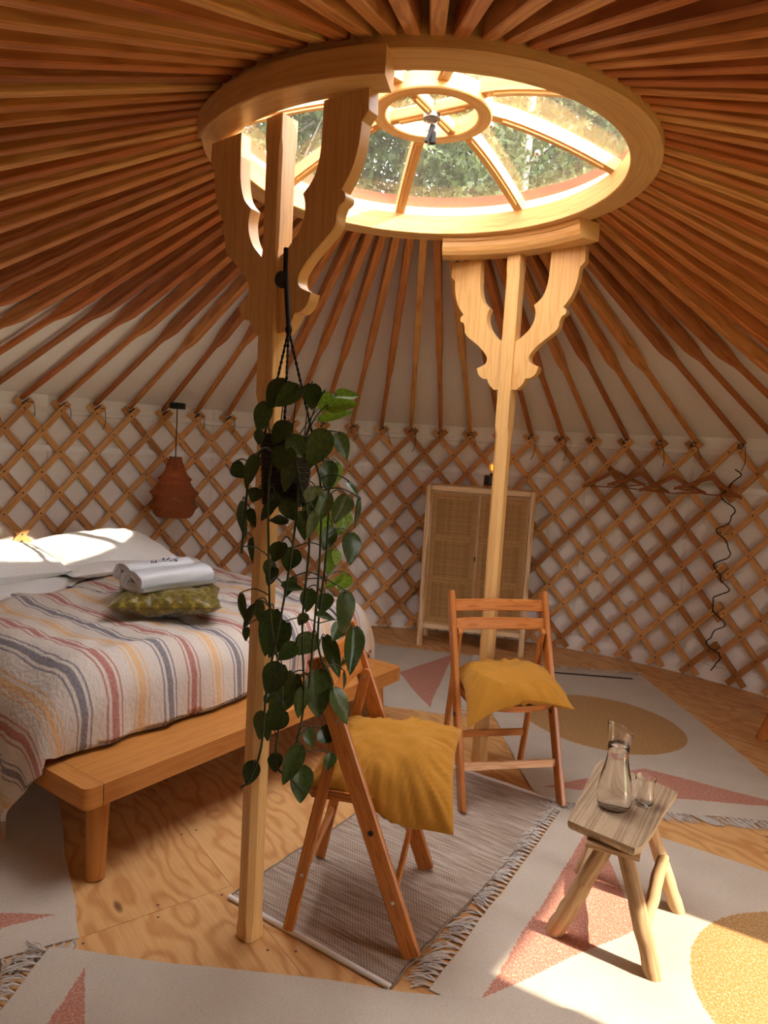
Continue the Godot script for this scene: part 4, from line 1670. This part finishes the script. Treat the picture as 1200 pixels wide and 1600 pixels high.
# ---------- lamps ----------
func build_lamps() -> void:
	var t := thing("pendant_lamp", "terracotta corded pendant lamp on a black cord in front of the lattice", "lamp", Vector3(-1.59, 0.0, -5.30))
	var cn := MB.new()
	cn.lathe([Vector2(0.001, 1.762), Vector2(0.058, 1.762), Vector2(0.060, 1.766), Vector2(0.060, 1.805), Vector2(0.001, 1.808)], 24)
	part("ceiling_rose", cn, M.black_metal, t, "round black ceiling rose")
	var cr := MB.new()
	cr.tube([Vector3(0, 1.765, 0), Vector3(0, 1.39, 0)], [0.0042], 8)
	cr.tube([Vector3(0, 1.40, 0), Vector3(0, 1.30, 0)], [0.018], 12)
	part("cord", cr, M.black_cord, t)
	var prof := [Vector2(0.044, 1.40), Vector2(0.052, 1.37), Vector2(0.075, 1.30), Vector2(0.096, 1.262), Vector2(0.123, 1.238), Vector2(0.110, 1.222), Vector2(0.128, 1.185), Vector2(0.150, 1.155), Vector2(0.180, 1.133), Vector2(0.158, 1.118), Vector2(0.148, 1.082), Vector2(0.156, 1.050), Vector2(0.178, 1.032), Vector2(0.156, 1.012), Vector2(0.142, 0.978), Vector2(0.120, 0.952)]
	var cv := []
	for k in prof.size() - 1:
		for s in 12: cv.append(prof[k].lerp(prof[k + 1], s / 12.0))
	cv.append(prof[prof.size() - 1])
	var sh := MB.new()
	var acc := 0.0
	var last: Vector2 = cv[0]
	for k in cv.size():
		acc += last.distance_to(cv[k])
		last = cv[k]
		if acc < 0.0078 and k > 0: continue
		acc = 0.0
		var path := []
		for q in 41:
			var a := TAU * q / 40.0
			path.append(Vector3(cos(a) * cv[k].x, cv[k].y + 0.0006 * sin(a * 9.0), sin(a) * cv[k].x))
		sh.tube(path, [0.0037], 6, false)
	# upright threads between the rings
	for q in 44:
		var a := TAU * q / 44.0
		var path := []
		for k in range(0, cv.size(), 3): path.append(Vector3(cos(a) * (cv[k].x - 0.002), cv[k].y, sin(a) * (cv[k].x - 0.002)))
		sh.tube(path, [0.0026], 4, false)
	part("shade", sh, M.terracotta_cord, t, "ribbed terracotta cord shade")
	bulb(t, Vector3(0, 1.24, 0), 0.028)
	var tl := thing("table_lamp", "black block table lamp with a bare filament bulb on the cabinet", "lamp", Vector3(0.845, 1.302, -5.63), 0.2)
	var bs := MB.new()
	bs.box(Vector3(-0.05, 0.02, -0.05), Vector3(0.05, 0.10, 0.05), 0.006)
	part("base", bs, M.black_metal, tl)
	var ft := MB.new()
	ft.box(Vector3(-0.05, 0.0, -0.05), Vector3(0.05, 0.02, 0.05), 0.002)
	part("foot", ft, M.chair_wood, tl)
	var kb := MB.new()
	kb.tube([Vector3(0, 0.055, 0.049), Vector3(0, 0.055, 0.062)], [0.011], 12)
	part("switch", kb, M.steel, tl)
	var so := MB.new()
	so.tube([Vector3(0, 0.10, 0), Vector3(0, 0.118, 0)], [0.018], 14)
	part("socket", so, M.black_metal, tl)
	bulb(tl, Vector3(0, 0.165, 0), 0.032)

func bulb(t: Node3D, at: Vector3, r: float) -> void:
	var b := MB.new()
	b.lathe([Vector2(r * 0.42, -r * 1.5), Vector2(r * 0.6, -r * 1.0), Vector2(r * 0.95, -r * 0.2), Vector2(r, r * 0.3), Vector2(r * 0.8, r * 0.85), Vector2(r * 0.4, r * 1.15), Vector2(0.0005, r * 1.22)], 20, at)
	var o := part("bulb", b, M.bulb_glass, t, "clear glass bulb")
	var f := MB.new()
	for q in 4:
		var a := TAU * q / 4.0
		f.tube([at + Vector3(cos(a) * r * 0.3, -r * 0.7, sin(a) * r * 0.3), at + Vector3(cos(a) * r * 0.42, r * 0.6, sin(a) * r * 0.42)], [0.0028], 6)
	part("filament", f, M.filament_glow, o, "glowing amber filament")
	var l := OmniLight3D.new()
	l.name = "bulb_light"
	t.add_child(l, true)
	l.position = at
	l.light_energy = 0.003
	l.light_color = Color(1.0, 0.62, 0.25)
	l.light_size = 0.02
	l.omni_range = 8.0
	l.omni_attenuation = 2.0
	l.shadow_enabled = true


# ---------- hanging plant ----------
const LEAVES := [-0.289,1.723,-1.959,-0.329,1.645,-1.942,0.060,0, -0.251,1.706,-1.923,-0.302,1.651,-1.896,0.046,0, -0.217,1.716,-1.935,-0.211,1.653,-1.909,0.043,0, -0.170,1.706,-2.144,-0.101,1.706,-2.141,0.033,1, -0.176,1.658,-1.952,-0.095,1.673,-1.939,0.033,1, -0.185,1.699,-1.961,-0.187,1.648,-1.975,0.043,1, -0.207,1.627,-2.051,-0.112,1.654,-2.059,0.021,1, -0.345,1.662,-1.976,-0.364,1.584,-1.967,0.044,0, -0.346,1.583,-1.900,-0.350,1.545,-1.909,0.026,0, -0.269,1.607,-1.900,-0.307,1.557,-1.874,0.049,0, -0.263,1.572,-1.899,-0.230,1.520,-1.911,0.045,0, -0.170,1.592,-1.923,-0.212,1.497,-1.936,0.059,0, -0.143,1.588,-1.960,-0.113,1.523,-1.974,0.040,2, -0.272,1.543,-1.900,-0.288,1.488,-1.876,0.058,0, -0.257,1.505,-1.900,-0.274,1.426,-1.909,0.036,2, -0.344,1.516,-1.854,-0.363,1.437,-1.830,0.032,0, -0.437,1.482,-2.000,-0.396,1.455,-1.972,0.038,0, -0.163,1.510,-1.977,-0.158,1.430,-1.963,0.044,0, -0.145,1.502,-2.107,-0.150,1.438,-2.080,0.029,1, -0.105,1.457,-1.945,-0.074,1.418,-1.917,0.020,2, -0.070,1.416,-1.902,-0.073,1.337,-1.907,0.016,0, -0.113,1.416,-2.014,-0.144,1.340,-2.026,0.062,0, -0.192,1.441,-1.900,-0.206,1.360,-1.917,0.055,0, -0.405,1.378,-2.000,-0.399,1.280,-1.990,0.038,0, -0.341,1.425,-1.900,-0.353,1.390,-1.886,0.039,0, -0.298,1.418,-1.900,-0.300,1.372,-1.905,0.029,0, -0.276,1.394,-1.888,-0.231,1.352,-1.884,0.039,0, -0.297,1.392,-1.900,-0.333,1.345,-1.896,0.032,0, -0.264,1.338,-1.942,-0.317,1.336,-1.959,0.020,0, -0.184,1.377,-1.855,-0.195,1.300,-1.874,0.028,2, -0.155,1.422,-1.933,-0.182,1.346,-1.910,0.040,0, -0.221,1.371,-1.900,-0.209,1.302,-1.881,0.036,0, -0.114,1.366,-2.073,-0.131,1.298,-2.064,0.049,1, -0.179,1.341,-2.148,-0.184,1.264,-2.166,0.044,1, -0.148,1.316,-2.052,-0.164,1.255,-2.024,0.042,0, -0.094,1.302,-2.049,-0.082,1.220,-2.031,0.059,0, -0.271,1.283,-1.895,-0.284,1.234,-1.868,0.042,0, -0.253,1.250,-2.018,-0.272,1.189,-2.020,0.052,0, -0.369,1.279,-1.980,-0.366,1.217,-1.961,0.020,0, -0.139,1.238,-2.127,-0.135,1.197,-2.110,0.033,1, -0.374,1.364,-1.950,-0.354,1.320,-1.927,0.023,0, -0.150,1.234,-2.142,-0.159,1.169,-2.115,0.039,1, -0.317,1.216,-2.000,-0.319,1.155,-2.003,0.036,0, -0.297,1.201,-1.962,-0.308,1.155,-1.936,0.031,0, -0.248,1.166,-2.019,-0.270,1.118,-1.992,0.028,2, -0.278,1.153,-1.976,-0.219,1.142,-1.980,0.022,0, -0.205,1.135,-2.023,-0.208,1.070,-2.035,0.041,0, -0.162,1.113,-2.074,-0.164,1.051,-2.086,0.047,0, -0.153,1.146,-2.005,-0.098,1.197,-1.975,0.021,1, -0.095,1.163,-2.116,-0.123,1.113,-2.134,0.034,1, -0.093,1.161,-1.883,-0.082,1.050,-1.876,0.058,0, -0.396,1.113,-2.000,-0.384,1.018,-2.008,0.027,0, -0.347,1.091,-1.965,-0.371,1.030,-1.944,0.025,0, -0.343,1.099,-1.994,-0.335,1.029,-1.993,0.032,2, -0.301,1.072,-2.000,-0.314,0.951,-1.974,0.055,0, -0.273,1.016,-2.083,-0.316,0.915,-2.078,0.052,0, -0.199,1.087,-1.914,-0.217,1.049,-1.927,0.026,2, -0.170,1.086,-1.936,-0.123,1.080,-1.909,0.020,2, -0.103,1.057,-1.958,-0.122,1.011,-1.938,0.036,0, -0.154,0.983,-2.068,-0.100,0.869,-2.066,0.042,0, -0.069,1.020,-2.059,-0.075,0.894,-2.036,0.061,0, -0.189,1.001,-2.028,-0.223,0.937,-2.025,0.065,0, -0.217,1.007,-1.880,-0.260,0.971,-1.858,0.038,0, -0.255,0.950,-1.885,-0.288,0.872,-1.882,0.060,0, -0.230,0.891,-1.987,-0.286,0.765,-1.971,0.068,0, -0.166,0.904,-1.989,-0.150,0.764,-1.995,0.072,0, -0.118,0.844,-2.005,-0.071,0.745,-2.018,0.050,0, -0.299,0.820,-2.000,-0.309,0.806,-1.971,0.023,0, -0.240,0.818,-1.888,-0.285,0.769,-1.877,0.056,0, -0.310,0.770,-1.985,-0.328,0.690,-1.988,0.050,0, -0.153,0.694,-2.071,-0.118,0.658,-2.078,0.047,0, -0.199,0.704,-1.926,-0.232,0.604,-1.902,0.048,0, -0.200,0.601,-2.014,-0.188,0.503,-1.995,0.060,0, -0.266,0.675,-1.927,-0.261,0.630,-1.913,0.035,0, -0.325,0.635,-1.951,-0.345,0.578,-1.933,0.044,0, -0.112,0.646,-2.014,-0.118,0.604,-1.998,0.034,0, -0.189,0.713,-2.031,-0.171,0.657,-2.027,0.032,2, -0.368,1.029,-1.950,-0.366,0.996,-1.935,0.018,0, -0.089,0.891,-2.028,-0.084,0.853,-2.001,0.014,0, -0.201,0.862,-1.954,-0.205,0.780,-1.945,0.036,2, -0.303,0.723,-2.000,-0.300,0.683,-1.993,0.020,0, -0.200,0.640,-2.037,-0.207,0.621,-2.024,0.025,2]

func leaf_mesh(vr: int) -> ArrayMesh:
	# unit leaf: stem end at the origin, tip at +y 1, width about 1, curled about its rib
	var m := MB.new()
	var rows := []
	var uvs := []
	var bend: float = [0.10, 0.22, -0.08, 0.30][vr]
	var fold: float = [0.20, 0.10, 0.34, 0.24][vr]
	for r in 11:
		var f := r / 10.0
		var w: float = 0.5 * pow(sin(PI * pow(clampf(f * 0.975 + 0.025, 0, 1), 0.70)), 0.8) * (1.0 - 0.10 * f)
		if r == 10: w = 0.0
		var row := PackedVector3Array()
		var ur := PackedVector2Array()
		for q in 7:
			var u := q / 3.0 - 1.0
			var back := 0.035 * absf(u) * (1.0 - f) * (1.0 - f)      # heart lobes at the stem
			var y := f - back * 1.2
			var z := -bend * f * f + fold * absf(u) * w + 0.02 * sin(f * 9.0 + u * 3.0 + vr) * absf(u)
			row.append(Vector3(u * w, y, z))
			ur.append(Vector2(u * w + 0.5, f))
		rows.append(row)
		uvs.append(ur)
	m.grid(rows, uvs, false)
	return m.mesh()

func build_plant() -> void:
	var px := -0.283
	var pz := -1.985
	var h := thing("rope_hanger", "black twisted rope plant hanger tied to the scrolled post bracket", "rope", Vector3(px, 1.36, pz))
	var o := Vector3(px, 1.36, pz)
	var hk := MB.new()
	hk.tube([Vector3(-0.322, 2.10, -2.045) - o, Vector3(-0.318, 2.04, -2.03) - o, Vector3(-0.312, 1.99, -2.02) - o, Vector3(-0.297, 1.87, -2.0) - o], [0.007, 0.007, 0.007, 0.0065], 8)
	hk.ball(Vector3(-0.328, 2.010, -2.03) - o, Vector3(0.020, 0.024, 0.018), 12, 8)
	hk.ball(Vector3(-0.297, 1.868, -2.0) - o, Vector3(0.010, 0.016, 0.010), 10, 6)
	part("knotted_loop", hk, M.black_cord, h)
	for e in [Vector3(-0.349, 1.575, pz - 0.01), Vector3(-0.283, 1.575, pz + 0.07), Vector3(-0.214, 1.575, pz - 0.02)]:
		var m := MB.new()
		# two twisted strands
		for s in 2:
			var path := []
			for k in 33:
				var f := k / 32.0
				var a := f * 60.0 + s * PI
				path.append(Vector3(-0.297, 1.868, -2.0).lerp(e, f) - o + Vector3(cos(a), 0, sin(a)) * 0.0022)
			m.tube(path, [0.0026], 5, false)
		part("rope", m, M.black_cord, h)
	var t := thing("hanging_plant", "trailing heart leaved vine in a dark woven pot hanging by the post", "plant", o)
	var pot := MB.new()
	for k in 24:
		var y := 0.022 + k * 0.0083
		var r := lerpf(0.056, 0.070, k / 23.0)
		var path := []
		for q in 49:
			var a := TAU * q / 48.0
			var rr := r + 0.0035 * sin(a * 12.0 + (k % 2) * PI)
			path.append(Vector3(cos(a) * rr, y, sin(a) * rr))
		pot.tube(path, [0.005], 6, false)
	pot.lathe([Vector2(0.001, 0.018), Vector2(0.052, 0.018), Vector2(0.064, 0.21)], 28)
	part("basket_pot", pot, M.basket, t, "dark woven basket pot")
	var so := MB.new()
	so.lathe([Vector2(0.062, 0.195), Vector2(0.001, 0.202)], 20)
	part("soil", so, M.soil, t)
	# trailing stems, from the rim downwards
	var stems := [
		[Vector3(0.02, 0.20, 0.06), Vector3(0.05, 0.1, 0.10), Vector3(0.085, -0.05, 0.085), Vector3(0.075, -0.30, 0.06), Vector3(0.09, -0.55, 0.05), Vector3(0.06, -0.72, 0.06)],
		[Vector3(-0.02, 0.20, 0.06), Vector3(-0.03, 0.09, 0.10), Vector3(-0.025, -0.08, 0.09), Vector3(-0.01, -0.30, 0.08), Vector3(0.03, -0.50, 0.07), Vector3(0.02, -0.70, 0.07), Vector3(0.07, -0.76, 0.06), Vector3(0.10, -0.79, 0.06)],
		[Vector3(0.05, 0.20, 0.03), Vector3(0.10, 0.1, 0.03), Vector3(0.11, -0.1, 0.02), Vector3(0.105, -0.32, 0.02), Vector3(0.10, -0.5, 0.03)],
		[Vector3(0.05, 0.20, 0.0), Vector3(0.115, 0.12, -0.02), Vector3(0.125, -0.1, -0.02), Vector3(0.115, -0.36, 0.0), Vector3(0.15, -0.46, 0.0)],
		[Vector3(-0.05, 0.20, 0.03), Vector3(-0.09, 0.11, 0.05), Vector3(-0.10, 0.0, 0.05), Vector3(-0.105, -0.12, 0.05)],
		[Vector3(0.03, 0.20, 0.05), Vector3(0.05, 0.05, 0.10), Vector3(0.03, -0.2, 0.10), Vector3(-0.01, -0.48, 0.09), Vector3(-0.02, -0.66, 0.08), Vector3(-0.05, -0.76, 0.07), Vector3(-0.075, -0.79, 0.06)]]
	var pts := []
	for s in stems:
		var m := MB.new()
		cord(m, s, 0.0034)
		part("vine", m, M.vine_stem, t)
		for k in s.size() - 1:
			for q in 6: pts.append((s[k] as Vector3).lerp(s[k + 1], q / 6.0))
	for k in 10: pts.append(Vector3(cos(k * 0.63) * 0.05, 0.2, sin(k * 0.63) * 0.05))
	var shapes := []
	for k in 4: shapes.append(leaf_mesh(k))
	var stalk := MB.new()
	var view := Vector3(0, 1.55, 0)
	for k in range(0, LEAVES.size(), 8):
		var a := Vector3(LEAVES[k], LEAVES[k + 1], LEAVES[k + 2]) - o
		var b := Vector3(LEAVES[k + 3], LEAVES[k + 4], LEAVES[k + 5]) - o
		var w: float = LEAVES[k + 6]
		var kind: int = LEAVES[k + 7]
		var ln := a.distance_to(b)
		var yy := (b - a) / ln
		# blade turned outwards from the pot, with some scatter
		var face := Vector3((a.x + b.x) * 2.2 + rng.randf_range(-0.35, 0.35), 0.25 + rng.randf_range(-0.2, 0.3), 0.9)
		var zz := (face - yy * face.dot(yy)).normalized()
		var xx := yy.cross(zz)
		var lf := part("leaf", shapes[rng.randi_range(0, 3)], M[["leaf", "leaf_lit", "leaf_mid"][2 if kind == 0 and rng.randf() < 0.22 else kind]], t)
		lf.transform = Transform3D(Basis(xx * w * 1.3, yy * ln * 1.1, zz * maxf(w, ln * 0.6)), a)
		# leaf stalk back to the nearest stem above
		var best := Vector3.ZERO
		var bd := 9.0
		for p in pts:
			var d: float = (p as Vector3).distance_to(a) + maxf(0.0, a.y - p.y) * 0.6
			if d < bd:
				bd = d
				best = p
		if bd < 0.35: cord(stalk, [best, best.lerp(a, 0.5) + Vector3(0, 0.018, 0.006), a + Vector3(0, 0.004, 0), a + yy * ln * 0.05], 0.0019)
	part("leaf_stalks", stalk, M.vine_stem, t).set_meta("kind", "stuff")


# ---------- coat hangers ----------
func build_hangers() -> void:
	var spec := [[0.548, 1.497, 0.12, "wooden coat hanger at the cabinet end of the row on the lattice"], [0.612, 1.492, -0.06, "wooden coat hanger second from the cabinet on the lattice"], [0.686, 1.487, 0.10, "wooden coat hanger third from the cabinet on the lattice"], [0.768, 1.500, 0.02, "wooden coat hanger by the lashed lattice joint, last of the row"]]
	for k in spec.size():
		var s: Array = spec[k]
		var t := thing("coat_hanger", s[3], "hanger", around(s[0], RW - 0.075 - 0.014 * (k % 2), s[1]), 0.0, "wooden coat hangers on the lattice")
		t.basis = Basis(Vector3.UP, -s[0] + s[2]) * Basis(Vector3.BACK, [0.10, -0.05, 0.03, -0.06][k])
		var m := MB.new()
		for sd in [-1.0, 1.0]:
			var st := []
			for q in 9:
				var f := q / 8.0
				var x: float = sd * f * 0.235
				var y := 0.0 - 0.115 * pow(f, 1.15) - 0.012 * sin(f * PI)
				var z := 0.03 * f * f
				var hh := lerpf(0.019, 0.012, f)
				var ring := PackedVector3Array()
				for p in MB.chrect(0.007, hh, 0.004): ring.append(Vector3(x, y + p.y, z + p.x))
				st.append(ring)
			m.bar(st)
		part("shoulder_bar", m, M.hanger_wood, t)
		var br := MB.new()
		br.tube([Vector3(-0.215, -0.112, 0.024), Vector3(0, -0.125, 0.01), Vector3(0.215, -0.112, 0.024)], [0.0045], 8)
		part("trouser_bar", br, M.hanger_wood, t)
		var hk := MB.new()
		hk.tube([Vector3(0, 0.01, 0), Vector3(0, 0.04, 0), Vector3(0.012, 0.055, -0.012), Vector3(0.016, 0.068, -0.03), Vector3(0.004, 0.078, -0.04), Vector3(-0.01, 0.07, -0.042)], [0.002], 6)
		part("hook", hk, M.steel, t, "thin metal hook")


# ---------- outdoors ----------
func build_outside() -> void:
	var gr := MB.new()
	gr.lathe([Vector2(3.43, -0.162), Vector2(60.0, -0.3)], 48, Vector3(CX, 0, CZ), true)
	var g := part("ground", gr, M.grass)
	g.set_meta("kind", "structure")
	var leafm := MB.new()
	for k in 3:
		var a := k * 2.1
		var d := Vector3(cos(a), 0.3, sin(a)) * 0.5
		var s := Vector3(-sin(a), 0.4, cos(a)) * 0.3
		leafm.tri(-s * 0.6, d, s * 0.6)
		leafm.tri(d - s, d * 2.0, d + s)
	var lm := leafm.mesh()
	# x, z, height, crown radius, leaf material, leaves
	var trees := [
		[-4.6, -9.5, 10.0, 2.6, 0, 14000], [-2.2, -12.5, 11.0, 2.8, 1, 14000], [0.6, -13.0, 11.0, 2.7, 0, 14000], [3.4, -12.0, 10.5, 2.6, 1, 11000],
		[6.4, -10.5, 9.5, 2.3, 1, 4200], [8.8, -7.6, 9.0, 2.2, 2, 2800], [-7.6, -5.2, 12.0, 3.0, 0, 16000], [1.4, -9.6, 9.0, 1.3, 1, 1800], [-1.0, -17.0, 15.0, 4.0, 0, 14000],
		[4.0, -18.0, 13.0, 3.6, 0, 11000], [-7.0, 0.2, 12.0, 3.0, 1, 16000]]
	var labs := ["leafy green tree beyond the glass on the bed side", "leafy green tree behind the far rim of the glass", "dark green tree straight beyond the skylight", "light green tree right of the pale trunk", "open leafy tree against the pale sky", "thin autumn tinted tree against the pale sky", "dense green tree far over the bed", "slender pale trunked birch just outside the roof", "tall dark tree behind the others", "broad dark tree far behind the light green one", "dense green tree standing beside the bed side wall"]
	for k in trees.size():
		var tr: Array = trees[k]
		var t := thing("tree", labs[k], "tree", Vector3(tr[0], -0.2, tr[1]), 0.0, "trees outside the skylight")
		var tk := MB.new()
		var lean := Vector3(rng.randf_range(-0.3, 0.3), 0, rng.randf_range(-0.3, 0.3))
		tk.tube([Vector3.ZERO, Vector3(0, tr[2] * 0.4, 0) + lean * 0.5, Vector3(0, tr[2] * 0.9, 0) + lean], [0.14 if k != 7 else 0.09, 0.10 if k != 7 else 0.07, 0.02], 8)
		for q in 9:
			var y: float = tr[2] * (0.32 + 0.06 * q)
			var a := q * 2.4
			var d: Vector3 = Vector3(cos(a), 0.9, sin(a)) * tr[3] * 0.6
			tk.tube([Vector3(0, y, 0) + lean * 0.7, Vector3(0, y, 0) + lean * 0.7 + d * 0.5, Vector3(0, y, 0) + lean * 0.7 + d], [0.035, 0.022, 0.006], 5)
		part("trunk", tk, M.bark, t)
		var mm := MultiMesh.new()
		mm.transform_format = MultiMesh.TRANSFORM_3D
		mm.mesh = lm
		mm.instance_count = tr[5]
		var cl := []
		for q in 34:
			var f := rng.randf()
			var a := rng.randf() * TAU
			var r: float = tr[3] * sqrt(rng.randf()) * (1.0 - 0.55 * f)
			cl.append(Vector3(cos(a) * r, tr[2] * lerpf(0.22, 0.97, f), sin(a) * r))
		for q in tr[5]:
			var c: Vector3 = cl[rng.randi_range(0, 33)]
			var d: Vector3 = Vector3(rng.randfn(), rng.randfn() * 0.8, rng.randfn()) * tr[3] * 0.24
			var s := rng.randf_range(0.10, 0.18)
			var bs := Basis.from_euler(Vector3(rng.randf() * TAU, rng.randf() * TAU, rng.randf() * TAU)).scaled(Vector3.ONE * s)
			mm.set_instance_transform(q, Transform3D(bs, c + d))
		var mi := MultiMeshInstance3D.new()
		mi.name = "foliage"
		mi.multimesh = mm
		mi.material_override = M["foliage_%d" % tr[4]]
		t.add_child(mi, true)
		mi.set_meta("kind", "stuff")
